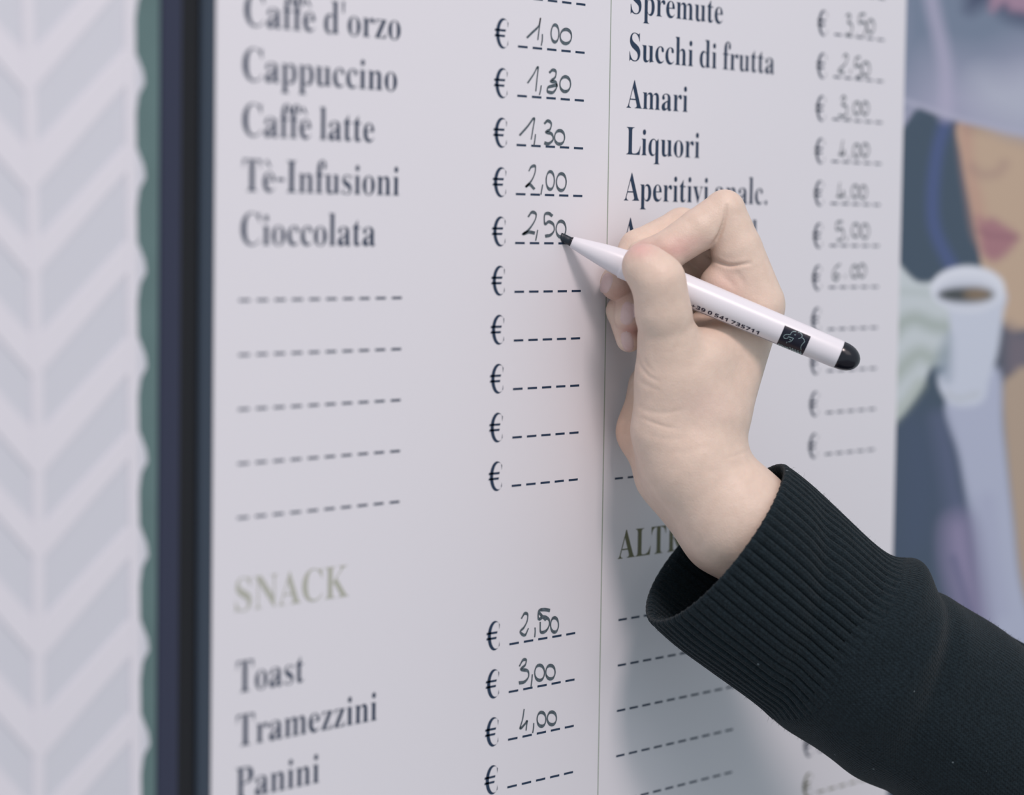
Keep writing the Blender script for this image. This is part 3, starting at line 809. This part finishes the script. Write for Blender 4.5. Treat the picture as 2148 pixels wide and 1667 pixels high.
def lathe(name, prof, m, parent, n=64, sx=1.0, cap0=True, cap1=True):
    prof = np.array(prof, float)
    th = np.arange(n) / n * 2 * math.pi
    V = np.concatenate([pen_pt(a, th, r) for a, r in prof])
    k = len(prof)
    Fc = [(i * n + j, i * n + (j + 1) % n, (i + 1) * n + (j + 1) % n, (i + 1) * n + j) for i in range(k - 1) for j in range(n)]
    if cap0:
        Fc.append(tuple(range(n - 1, -1, -1)))
    if cap1:
        Fc.append(tuple((k - 1) * n + j for j in range(n)))
    return mesh(name, LW(V), Fc, m, parent, smooth=True)

BODY = [(-258, 9.5), (-258, 11.6), (-256.5, 12.4), (-240, 15), (-215, 19.4), (-190, 23.6), (-165, 27), (-146, 29.2), (-143, 29.4), (-142.5, 31.2), (-141, 31.8),
        (-100, 32.3), (-30, 32.5), (50, 32.2), (150, 31.6), (250, 30.9), (345, 30.2), (347.5, 29.8), (348, 28.5)]
def body_r(al):
    b = np.array(BODY)
    return np.interp(al, b[:, 0], b[:, 1])
lathe('barrel', BODY, M['pen'], pen)
props(lathe('end_cap', [(346, 24), (346, 28.6), (349, 29.4), (358, 29.2), (367, 27.6), (375, 25), (382, 21), (388, 15.5), (392, 9), (393.6, 3), (393.8, 0.3)],
            M['black_plastic'], pen), 'glossy black rounded end cap')
lathe('collar', [(-254, 6), (-256, 10.2), (-261, 10.0), (-262.5, 9.0), (-262.5, 5)], M['black_plastic'], pen, 40)
# chisel nib
n = 32
th = np.arange(n) / n * 2 * math.pi
secs = [(-255, 8.6, 8.6, 0), (-268, 9.2, 8.6, 0), (-276, 9.0, 7.2, -0.6), (-283, 8.0, 4.6, -1.2), (-288, 6.4, 2.0, -1.8), (-289, 5.0, 1.0, -2.0)]
V = []
for a, rp, rf, off in secs:
    V.append(PA + W_SHIFT + PD * a + PN * (off + rp * np.sin(th))[:, None] + PF * (rf * np.cos(th))[:, None])
# the tip meets the board: follow the laminate
V = np.concatenate(V)
Fc = [(i * n + j, i * n + (j + 1) % n, (i + 1) * n + (j + 1) % n, (i + 1) * n + j) for i in range(len(secs) - 1) for j in range(n)]
Fc += [tuple(range(n)), tuple((len(secs) - 1) * n + j for j in range(n))]
NV = LW(V)
NV[:, 1] = np.minimum(NV[:, 1], -0.0002)
props(mesh('nib', NV, Fc, M['nib'], pen, smooth=True), 'black chisel tip')

def on_pen(along, perp, lift=0.35):
    r = body_r(along) + lift
    return pen_pt(along, np.arcsin(np.clip(np.asarray(perp) / r, -1, 1)), r)
# dark square label
aa = np.linspace(219, 277.5, 14)
ph = np.linspace(math.asin(-10.0 / 31), math.radians(99), 20)
V = np.array([[pen_pt(a, p, body_r(a) + 0.3) for p in ph] for a in aa]).reshape(-1, 3)
Fc = [(i * 20 + j, (i + 1) * 20 + j, (i + 1) * 20 + j + 1, i * 20 + j + 1) for i in range(13) for j in range(19)]
lab = props(mesh('label', LW(V), Fc, M['logo'], pen, smooth=True), 'dark square label with a line drawing of an elephant')

def strokes_on_pen(name, strokes, wpx, m, parent, lift=0.7):
    V, Fc, n = [], [], 0
    for st in strokes:
        px = np.array(st, float) * (400 / 2148) + np.array([1420, 580]) - np.array([1437, 608])
        ap = np.stack([px @ np.array([0.9205, 0.3907]), px @ np.array([-0.3907, 0.9205])], 1)
        v, f = ribbon(ap, wpx, False, wmin=0.75)
        V.append(on_pen(v[:, 0], np.clip(v[:, 1], -30, 30.6), lift))
        Fc += [tuple(i + n for i in t) for t in f]
        n += len(v)
    return mesh(name, LW(np.vstack(V)), Fc, m, parent)
strokes_on_pen('elephant_drawing', [
    [(1320, 630), (1290, 628), (1268, 638), (1252, 662), (1210, 660), (1182, 678), (1190, 702), (1222, 704), (1232, 688), (1258, 694), (1288, 704)],
    [(1300, 662), (1308, 668), (1316, 660)], [(1340, 634), (1368, 644), (1386, 672), (1374, 698), (1344, 708)],
    [(1388, 698), (1406, 716), (1412, 740)], [(1418, 738), (1390, 768), (1374, 800), (1378, 834)],
    [(1292, 704), (1262, 738), (1234, 742)], [(1222, 742), (1212, 756)], [(1246, 716), (1262, 726)]], 1.05, M['logo_line'], lab)

def text_on_pen(name, s, a0, a1, p0, p1, m, parent, lift=0.5, phi=False):
    """letters run from along = a0 to a1; baseline at across = p0, top at across = p1 (degrees around the barrel)"""
    V, Fc = typeset(s, 's', 30)
    al = a0 + V[:, 0] / V[:, 0].max() * (a1 - a0)
    an = np.radians(p0 + (p1 - p0) * V[:, 1] / 480.0)
    pts = pen_pt(al, an, body_r(al) + lift)
    return mesh(name, LW(pts), Fc, m, parent)
text_on_pen('phone_number', '+39 0 541 735711', 24, 176, 63, 43, M['pen_ink'], pen)
text_on_pen('label_lettering', 'FOUR STARS', 222, 275, 82, 66, M['logo_line'], lab, 0.7)
V, Fc = [], []
for i in range(5):
    a = 246 + 6 * i
    n0 = len(V)
    V += [pen_pt(a + dx, math.radians(58 + dy), body_r(a) + 0.7) for dx, dy in ((0, 0), (2.4, 0), (2.4, 4), (0, 4))]
    Fc.append((n0, n0 + 1, n0 + 2, n0 + 3))
mesh('label_star_row', LW(np.array(V)), Fc, M['logo_line'], lab)
aa = np.linspace(18, 218, 40)
V = np.concatenate([pen_pt(aa, np.full(40, math.radians(p)), body_r(aa) + 0.4) for p in (76, 79)])
mesh('printed_rule', LW(V), [(i, i + 1, 41 + i, 40 + i) for i in range(39)], M['pen_ink'], pen)

# ------------------------------------------------------------------ the writing hand
person = empty('person', LW(L(1750, 1250, 40)), 'person in dark knitted sweater writing on the board, right hand and forearm showing', 'person')

def J(u, v, w, r):
    return (L(u, v, w), float(r))

def cone_sd(q, a, b):
    """rounded cone between two joints"""
    pa, ra = a
    pb, rb = b
    ba = pb - pa
    l2 = ba @ ba
    rr = ra - rb
    a2 = l2 - rr * rr
    il2 = 1.0 / l2
    p = q - pa
    y = p @ ba
    z = y - l2
    x2 = ((p * l2 - y[..., None] * ba) ** 2).sum(-1)
    y2 = y * y * l2
    z2 = z * z * l2
    k = np.sign(rr) * rr * rr * x2
    d = (np.sqrt(np.maximum(x2 * a2 * il2, 0)) + y * rr) * il2 - ra
    c1 = np.sign(z) * a2 * z2 > k
    c2 = np.sign(y) * a2 * y2 < k
    d = np.where(c2, np.sqrt(x2 + y2) * il2 - ra, d)
    d = np.where(c1, np.sqrt(x2 + z2) * il2 - rb, d)
    return d

def smin(a, b, k):
    h = np.maximum(k - np.abs(a - b), 0) / k
    return np.minimum(a, b) - h * h * k * 0.25

HAND_H = 2.2
HAND_BOX = ((150.0, -470.0, -190.0), (760.0, 560.0, 390.0))
PALM = [
    # metacarpals of the four fingers, side by side in depth
    (J(1492, 930, 20, 60), J(1586, 665, 76, 50), 30),
    (J(1490, 930, 60, 62), J(1560, 660, 140, 50), 40),
    (J(1470, 930, 100, 58), J(1530, 670, 200, 44), 40),
    (J(1440, 930, 130, 52), J(1480, 700, 240, 40), 40),
    # ball of the thumb
    (J(1402, 900, 5, 80), J(1412, 790, -12, 74), 40),
    (J(1412, 790, -12, 72), J(1402, 715, -36, 60), 34),
    (J(1480, 870, 10, 76), J(1470, 770, 10, 66), 46),
    # web between thumb and index
    (J(1470, 752, 6, 56), J(1560, 690, 78, 40), 34),
    (J(1514, 600, 72, 49), J(1588, 652, 74, 52), 16),
    (J(1480, 692, 104, 44), J(1560, 684, 96, 46), 30),
    # heel of the hand on the little finger's side
    (J(1352, 905, 118, 52), J(1366, 810, 150, 50), 30),
    (J(1352, 905, 118, 52), J(1388, 1000, 100, 48), 40),
    (J(1388, 1000, 100, 48), J(1508, 1128, 95, 70), 40),
    # wrist and forearm
    (J(1446, 960, 30, 102), J(1464, 1000, 70, 102), 40),
    (J(1458, 985, 20, 102), J(1545, 1087, 25, 115), 36),
    (J(1458, 985, 90, 98), J(1536, 1094, 95, 105), 36),
    (J(1545, 1087, 25, 115), J(1760, 1262, 75, 112), 30),
    (J(1536, 1094, 95, 105), J(1760, 1262, 130, 108), 30),
]
FINGERS = [
    # thumb: base, knuckle, tip
    ([J(1404, 720, -40, 58), J(1391, 652, -70, 51), J(1382, 588, -90, 47.5), J(1352, 558, -84, 47)], 26, 34),
    # index
    ([J(1592, 630, 74, 52), J(1545, 522, 62, 54), J(1520, 441, 50, 43), J(1467, 481, 40, 45), J(1402, 525, 30, 42), J(1345, 534, 43, 29)], 26, 5),
    # middle
    ([J(1570, 600, 170, 48), J(1430, 478, 128, 42), J(1338, 520, 84, 38), J(1296, 594, 62, 38)], 18, 10),
    # ring
    ([J(1540, 640, 225, 46), J(1405, 572, 160, 50), J(1325, 600, 95, 35), J(1320, 667, 48, 32)], 18, 8),
    # little
    ([J(1490, 690, 255, 40), J(1375, 610, 175, 34), J(1303, 652, 92, 31), J(1319, 712, 58, 27)], 16, 8),
]
CREASES = [
    # (points, width, depth, deepest w)
    ([(1524, 432), (1520, 460), (1508, 494), (1486, 524)], 3.4, 9.0, 60),
    ([(1476, 530), (1500, 546), (1532, 557), (1574, 552)], 3.5, 9.0, 140),
    ([(1334, 735), (1341, 762), (1358, 786), (1384, 802)], 4.0, 2.6, 30),
    ([(1346, 735), (1354, 762), (1372, 782)], 4.0, 1.5, 30),
    ([(1330, 790), (1352, 806), (1388, 822)], 5, 1.6, 30),
    ([(1334, 850), (1360, 862), (1400, 866), (1440, 858)], 5, 1.6, 40),
    ([(1344, 876), (1374, 888), (1400, 896), (1420, 898)], 3.5, 2.4, 40),
    ([(1350, 905), (1390, 920), (1440, 920)], 6, 1.4, 40),
    ([(1380, 945), (1430, 950), (1490, 935)], 8, 0.8, 40),
    ([(1520, 962), (1545, 955), (1575, 942)], 4, 1.6, 60),
    ([(1440, 970), (1500, 990), (1560, 972)], 8, 0.7, 60),
    ([(1326, 520), (1346, 512), (1366, 514)], 3, 1.2, 40),
    ([(1330, 534), (1350, 522), (1376, 524)], 3, 1.4, 40),
    ([(1512, 575), (1530, 590), (1545, 606)], 7, 3.0, 140),
    ([(1545, 570), (1556, 590), (1562, 604)], 7, 2.6, 140),
]
SKIN_BASE = (0.70, 0.55, 0.455)
SKIN_SPOTS = [
    # u, v, ru, rv, w0, w1, colour, amount
    (1343, 522, 34, 20, -200, 30, (0.66, 0.385, 0.355), 0.75),
    (1420, 525, 34, 16, -60, 60, (0.64, 0.37, 0.34), 0.7),
    (1440, 505, 50, 14, -60, 60, (0.66, 0.41, 0.37), 0.5),
    (1520, 600, 40, 40, 0, 140, (0.70, 0.46, 0.40), 0.5),
    (1300, 612, 46, 34, 0, 200, (0.50, 0.30, 0.245), 0.9),
    (1325, 694, 28, 22, 0, 120, (0.54, 0.29, 0.255), 0.85),
    (1305, 700, 30, 50, 60, 160, (0.62, 0.44, 0.36), 0.5),
    (1305, 900, 40, 90, 60, 260, (0.66, 0.43, 0.32), 0.8),
    (1385, 575, 34, 26, -200, 0, (0.74, 0.56, 0.46), 0.5),
    (1480, 850, 60, 40, -200, 60, (0.68, 0.51, 0.45), 0.4),
]
NAILS = [
    # centre u, v, half width, half length, angle, from w, to w
    (1317, 657, 15.5, 25, 0.16, -60, 90),
    (1272, 594, 12, 22, 0.30, -40, 120),
    (1316, 716, 13, 22, -0.25, -40, 110),
]


def hand_sd(q):
    d = None
    for a, b, k in PALM:
        s = cone_sd(q, a, b)
        d = s if d is None else smin(d, s, k)
    base = d
    tips = []
    for segs, kp, ks in FINGERS:
        c = None
        for i in range(len(segs) - 1):
            s = cone_sd(q, segs[i], segs[i + 1])
            if i == 0:
                base = smin(base, s, kp)
            c = s if c is None else smin(c, s, ks)
        tips.append(c)
    d = base
    for c in tips:
        d = smin(d, c, 3.0)
    return d

def surface_net(fun, lo, hi, h):
    """coarse-to-fine sampled field -> quads with one vertex per crossed cell"""
    B = 8
    nb = np.ceil((np.array(hi) - np.array(lo)) / (h * B)).astype(int)
    n = nb * B + 1
    val = np.full(n, 1e3, np.float32)
    # coarse block test
    cx = [lo[i] + (np.arange(nb[i]) + 0.5) * B * h for i in range(3)]
    C = np.stack(np.meshgrid(*cx, indexing='ij'), -1).reshape(-1, 3)
    dc = fun(C)
    half = B * h * 0.5 * 1.7321 + 14
    near = np.abs(dc) < half
    ci = np.stack(np.meshgrid(*[np.arange(k) for k in nb], indexing='ij'), -1).reshape(-1, 3)
    for (i, j, k) in ci[(dc < 0) & ~near]:
        val[i * B:i * B + B + 1, j * B:j * B + B + 1, k * B:k * B + B + 1] = -1e3
    loc = np.stack(np.meshgrid(*[np.arange(B + 1)] * 3, indexing='ij'), -1).reshape(-1, 3)
    act = ci[near]
    for s in range(0, len(act), 400):
        bl = act[s:s + 400]
        g = (bl[:, None, :] * B + loc[None]).reshape(-1, 3)
        d = fun(np.array(lo) + g * h)
        val[g[:, 0], g[:, 1], g[:, 2]] = d
    ins = val < 0
    m = np.array(n) - 1
    cnt = np.zeros(m, np.int8)
    for dx in (0, 1):
        for dy in (0, 1):
            for dz in (0, 1):
                cnt += ins[dx:dx + m[0], dy:dy + m[1], dz:dz + m[2]]
    cells = np.argwhere((cnt > 0) & (cnt < 8))
    ids = np.full(m, -1, np.int32)
    ids[cells[:, 0], cells[:, 1], cells[:, 2]] = np.arange(len(cells))
    corners = np.array([(a, b, c) for a in (0, 1) for b in (0, 1) for c in (0, 1)])
    cv = np.stack([val[cells[:, 0] + a, cells[:, 1] + b, cells[:, 2] + c] for a, b, c in corners], 1)
    acc = np.zeros((len(cells), 3))
    num = np.zeros(len(cells))
    for i in range(8):
        for j in range(i + 1, 8):
            if np.abs(corners[i] - corners[j]).sum() != 1:
                continue
            x = (cv[:, i] < 0) != (cv[:, j] < 0)
            t = cv[x, i] / (cv[x, i] - cv[x, j])
            acc[x] += corners[i] + t[:, None] * (corners[j] - corners[i])
            num[x] += 1
    V = np.array(lo) + (cells + acc / num[:, None]) * h
    quads = []
    for ax in range(3):
        o1, o2 = [(1, 2), (2, 0), (0, 1)][ax]
        sl0 = [slice(None)] * 3
        sl1 = [slice(None)] * 3
        sl0[ax], sl1[ax] = slice(0, -1), slice(1, None)
        x = np.argwhere(ins[tuple(sl0)] != ins[tuple(sl1)])
        x = x[(x[:, o1] > 0) & (x[:, o2] > 0) & (x[:, o1] < n[o1] - 1) & (x[:, o2] < n[o2] - 1)]
        e1 = np.zeros(3, int); e1[o1] = 1
        e2 = np.zeros(3, int); e2[o2] = 1
        q = np.stack([ids[tuple((x - e1 - e2).T)], ids[tuple((x - e2).T)], ids[tuple(x.T)], ids[tuple((x - e1).T)]], 1)
        flip = ~ins[tuple(x.T)]
        q[flip] = q[flip][:, ::-1]
        quads.append(q)
    return V, np.vstack(quads)

def smooth_mesh(V, Q, it, lam=0.5):
    E = np.vstack([Q[:, [0, 1]], Q[:, [1, 2]], Q[:, [2, 3]], Q[:, [3, 0]]])
    deg = np.bincount(E[:, 0], minlength=len(V)) + np.bincount(E[:, 1], minlength=len(V))
    for _ in range(it):
        acc = np.zeros_like(V)
        for a in range(3):
            acc[:, a] = np.bincount(E[:, 0], V[E[:, 1], a], len(V)) + np.bincount(E[:, 1], V[E[:, 0], a], len(V))
        V = V + lam * (acc / np.maximum(deg, 1)[:, None] - V)
    return V

def vnormals(V, Q):
    fn = np.cross(V[Q[:, 2]] - V[Q[:, 0]], V[Q[:, 3]] - V[Q[:, 1]])
    N = np.zeros_like(V)
    for a in range(3):
        for c in range(4):
            N[:, a] += np.bincount(Q[:, c], fn[:, a], len(V))
    return N / (np.linalg.norm(N, axis=1)[:, None] + 1e-9)

lo_, hi_ = HAND_BOX
V, Qd = surface_net(hand_sd, lo_, hi_, HAND_H)
V = smooth_mesh(V, Qd, 3)
N = vnormals(V, Qd)
if (hand_sd(V[::50] + N[::50] * 3) < hand_sd(V[::50] - N[::50] * 3)).mean() > 0.5:
    Qd = Qd[:, ::-1]
    N = -N
pu = V[:, 0] / (F_PX + V[:, 2]) * F_PX + CX
pv_ = V[:, 1] / (F_PX + V[:, 2]) * F_PX + CY
PXY = np.stack([pu, pv_], 1)
face_cam = np.clip(-N[:, 2] * 1.4, 0, 1)
# creases and folds of the skin
disp = np.zeros(len(V))
for pts, wd, dp, wmax in CREASES:
    d = sd_line(PXY, pts)
    c0, c1 = np.array(pts[0], float), np.array(pts[-1], float)
    al_ = np.clip(((PXY - c0) @ (c1 - c0)) / ((c1 - c0) @ (c1 - c0)), 0, 1)
    dp = dp * np.clip(np.sin(np.pi * (0.06 + 0.88 * al_)), 0, 1) ** 0.8
    near_ = (V[:, 2] < wmax)
    disp -= near_ * face_cam * 0.55 * dp * np.exp(-(d / wd) ** 2)
    disp += near_ * face_cam * dp * 0.12 * np.exp(-((d - 2.4 * wd) / (1.5 * wd)) ** 2)
V = smooth_mesh(V + N * disp[:, None], Qd, 1, 0.35)
# complexion
tone = np.tile(np.array(SKIN_BASE), (len(V), 1))
for (u, v, ru, rv, w0, w1, c, al) in SKIN_SPOTS:
    e = np.exp(-(((pu - u) / ru) ** 2 + ((pv_ - v) / rv) ** 2))
    e = (e * al * ((V[:, 2] > w0) & (V[:, 2] < w1)))[:, None]
    tone = tone * (1 - e) + e * np.array(c)
body = mesh('hand_and_forearm', LW(V), Qd, M['skin'], person, smooth=True)
color_attr(body, 'skin_tone', tone)

# fingernails: curved plates lying on the fingertips
def nail(cu, cv, ru, rv, ang, w0, w1, lift=1.1, tilt=(0, 0)):
    na, nr = 20, 8
    V, Fc = [], []
    ca, sa = math.cos(ang), math.sin(ang)
    ring = []
    pts = [(cu, cv)]
    for k in range(1, nr + 1):
        for j in range(na):
            t = 2 * math.pi * j / na
            x, y = math.cos(t), math.sin(t)
            s = (abs(x) ** 2.6 + abs(y) ** 2.6) ** (-1 / 2.6) * k / nr
            x, y = x * s * ru, y * s * rv
            pts.append((cu + ca * x - sa * y, cv + sa * x + ca * y))
    pts = np.array(pts)
    # walk along the line of sight to the skin
    ws = np.linspace(w0, w1, 240)
    out = []
    for (u, v) in pts:
        ray = np.array([L(u, v, w) for w in ws])
        d = hand_sd(ray)
        i = np.argmax(d < 0) if (d < 0).any() else int(np.argmin(d))
        out.append(ray[i])
    out = np.array(out)
    g = np.array([[hand_sd((out + e)[:])] for e in np.eye(3) * 2]).squeeze().T - hand_sd(out)[:, None]
    g /= np.linalg.norm(g, axis=1)[:, None] + 1e-9
    rim = np.concatenate([[0], np.repeat(np.arange(1, nr + 1) / nr, na)])
    top = out + g * (lift * (1 - 0.9 * rim ** 6))[:, None]
    Fc = [(0, 1 + j, 1 + (j + 1) % na) for j in range(na)]
    for k in range(nr - 1):
        for j in range(na):
            a, b = 1 + k * na + j, 1 + k * na + (j + 1) % na
            Fc.append((a, a + na, b + na, b))
    return mesh('fingernail', LW(top), Fc, M['nail'], body, smooth=True)
for a in NAILS:
    nail(*a)

# ------------------------------------------------------------------ knitted sleeve
AX = np.array([0.770, 0.640, 0.235]); AX /= np.linalg.norm(AX)
E1 = np.array([0.64, -0.77, 0.0]); E1 -= AX * E1.dot(AX); E1 /= np.linalg.norm(E1)
E2 = np.cross(AX, E1)
if E2[2] < 0:
    E2 = -E2                                        # E2 points away from the viewer
C0 = L(1505, 1139, 40)
RA, RB = 214.0, 172.0
RIBS = 62
rng = np.random.RandomState(4)
rib_j = rng.uniform(-0.25, 0.25, RIBS)

def gs(x, c, w):
    return np.exp(-((x - c) / w) ** 2)

def angd(t, c):
    return (t - c + math.pi) % (2 * math.pi) - math.pi

def cuff_len(t):
    return 322 + 14 * np.sin(2 * t + 0.6) + 8 * np.sin(5 * t)

def sleeve_pt(s, t, off=0.0, rib=1.0):
    """s along the arm from the rim, t around (0 = up in the picture, -pi/2 = towards the viewer)"""
    s, t = np.broadcast_arrays(np.asarray(s, float), np.asarray(t, float))
    a = RA + 6 * gs(s, 60, 90) - 4 * gs(s, 300, 90)
    b = RB + 4 * gs(s, 120, 150)
    body_ = 1 / (1 + np.exp(-(s - cuff_len(t) - 14) / 9))
    up = np.maximum(np.cos(t), 0) ** 1.5
    fr_ = np.maximum(np.cos(angd(t, -math.pi / 2)), 0)
    r_add = body_ * (9 + 8 * fr_)
    r_add += 17 * gs(s, 372, 34) * np.maximum(np.cos(angd(t, -0.25)), 0) ** 2
    r_add += -15 * gs(s, 432 + 60 * np.maximum(0, angd(t, 0) * -1), 30) * np.maximum(np.cos(angd(t, -0.7)), 0) ** 0.8
    r_add += (26 + 10 * up) / (1 + np.exp(-(s - 560) / 45)) * np.maximum(np.cos(angd(t, -0.15)), 0) ** 1.2
    r_add += 8 * gs(s, 480 + 40 * np.sin(t), 30) * fr_
    r_add += -10 * gs(s, 640 - 90 * t, 34) * fr_ + 12 * gs(s, 760 - 60 * t, 80)
    r_add += body_ * 3.0 * np.sin(s / 47.0 + 3 * np.sin(t * 2)) * np.sin(t * 3 + s / 130.0)
    r_add += -np.clip(0.165 * (s - 335), 0, 52) * np.maximum(-np.cos(t), 0) ** 1.3
    r_add += 2.0 * np.sin(t * 4 + s / 90.0) * gs(s, 160, 200)
    wob = rib_j[(np.floor(t / (2 * math.pi) * RIBS).astype(int)) % RIBS]
    ph = (t / (2 * math.pi) * RIBS) % 1.0
    prof = np.sqrt(np.maximum(1 - (np.abs(ph - 0.5) / 0.5) ** 3.2, 0))
    r_rib = rib * (1 - body_) * (prof * 8.5 - 6.0 + wob * 1.5) * np.clip(0.45 + s / 40.0, 0.45, 1)
    k = off + r_add + r_rib
    bend = np.maximum(s - 700, 0)
    c = C0 + AX * s[..., None] + np.array([0.0, 0.10, 0.05]) * (bend ** 1.3 * 0.02)[..., None]
    # the rim dips: front edge of the opening sits a little further down the arm
    skew = (6 * np.sin(2 * t) + 5 * np.cos(t)) * np.exp(-np.maximum(s, 0) / 160.0)
    return c + AX * skew[..., None] + E1 * ((a + k) * np.cos(t))[..., None] + E2 * ((b + k) * np.sin(t))[..., None]

def tube(name, rows, m, parent, nt, uv_w, uv_s, cap_last=False):
    """rows: list of (s, off, rib) rings"""
    t = np.arange(nt) / nt * 2 * math.pi
    V = np.concatenate([sleeve_pt(np.full(nt, s) if np.isscalar(s) else s(t), t, off, rib) for s, off, rib in rows])
    k = len(rows)
    I = np.arange(k * nt).reshape(k, nt)
    Fc = np.stack([I[:-1], np.roll(I, -1, 1)[:-1], np.roll(I, -1, 1)[1:], I[1:]], -1).reshape(-1, 4)
    Fl = [tuple(f) for f in Fc]
    if cap_last:
        Fl.append(tuple(I[-1]))
    o = mesh(name, LW(V), Fl, m, parent, smooth=True)
    uvl = o.data.uv_layers.new(name='stitch')
    tt = np.tile(np.arange(nt) / nt, (k, 1))
    sm = np.array([[np.mean(s) if np.isscalar(s) else float(np.mean(s(t)))] * nt for s, _, _ in rows])
    cu = np.stack([tt[:-1], tt[:-1] + 1.0 / nt, tt[1:] + 1.0 / nt, tt[1:]], -1).reshape(-1)
    cs = np.stack([sm[:-1], sm[:-1], sm[1:], sm[1:]], -1).reshape(-1)
    uv = np.zeros((len(o.data.loops), 2), np.float32)
    uv[:len(cu), 0] = cu * uv_w
    uv[:len(cs), 1] = cs / uv_s
    uvl.data.foreach_set('uv', uv.ravel())
    return o

sleeve_rows = [(lambda t, q=q: cuff_len(t) + q, 0.0, 0.0) for q in (-14, -8, -3, 2, 7, 12, 18, 25)]
sleeve_rows += [(lambda t, q=q: cuff_len(t) * max(0, 1 - (q - 25) / 60.0) + (322 * (1 - max(0, 1 - (q - 25) / 60.0))) + q, 0.0, 0.0) for q in range(31, 90, 6)]
sleeve_rows += [(float(s), 0.0, 0.0) for s in range(418, 900, 6)] + [(float(s), 0.0, 0.0) for s in range(900, 1700, 20)]
sleeve = tube('sweater_sleeve', sleeve_rows, M['knit'], person, 360, 190.0, 7.0, True)
props(sleeve, 'dark charcoal knitted sleeve')
rows = [(250.0, -20.0, 0.3), (120.0, -19.0, 0.5), (60.0, -18.0, 0.7), (20.0, -17.0, 0.8), (6.0, -16.0, 0.9), (0.0, -13.5, 1.0), (-3.5, -10.0, 1.0), (-5.0, -6.0, 1.0), (-4.0, -2.5, 1.0), (-1.0, 0.0, 1.0)]
rows += [(float(s), 1.0 if s < 12 else 0.0, 1.0) for s in (3, 7, 12, 18, 25)]
rows += [(lambda t, q=q: 32 + q * (cuff_len(t) + 16 - 32), 0.0, 1.0) for q in np.linspace(0, 1, 50)]
cuff = tube('ribbed_cuff', rows, M['knit'], sleeve, RIBS * 12, RIBS * 3.0, 7.0)
props(cuff, 'ribbed cuff turned towards the wrist')

# short loose fibres standing off the knit
rf = np.random.RandomState(11)
NF = 26000
fs, ft = rf.uniform(10, 1000, NF), rf.uniform(-math.pi, math.pi, NF)
p0 = sleeve_pt(fs, ft, -0.5, 1.0)
nn_ = sleeve_pt(fs, ft, 6.0, 1.0) - p0
nn_ /= np.linalg.norm(nn_, axis=1)[:, None]
ln = rf.gamma(2.0, 1.35, NF)[:, None]
rd = rf.normal(0, 1, (NF, 3))
d1 = nn_ * 0.8 + rd * 0.45
d2 = d1 * 0.6 + rf.normal(0, 1, (NF, 3)) * 0.5
sd_ = np.cross(d1, rf.normal(0, 1, (NF, 3)))
sd_ /= np.linalg.norm(sd_, axis=1)[:, None]
p1, p2 = p0 + d1 * ln * 0.55, p0 + d1 * ln * 0.55 + d2 * ln * 0.5
V = np.stack([p0 - sd_ * 0.22, p0 + sd_ * 0.22, p1 + sd_ * 0.2, p1 - sd_ * 0.2, p2], 1).reshape(-1, 3)
b5 = np.arange(NF)[:, None] * 5
Fc = [tuple(r) for r in b5 + np.array([0, 1, 2, 3])] + [tuple(r) for r in b5 + np.array([3, 2, 4])]
props(mesh('wool_fuzz', LW(V), Fc, M['fuzz'], sleeve), 'fine loose fibres on the knit', kind='stuff')
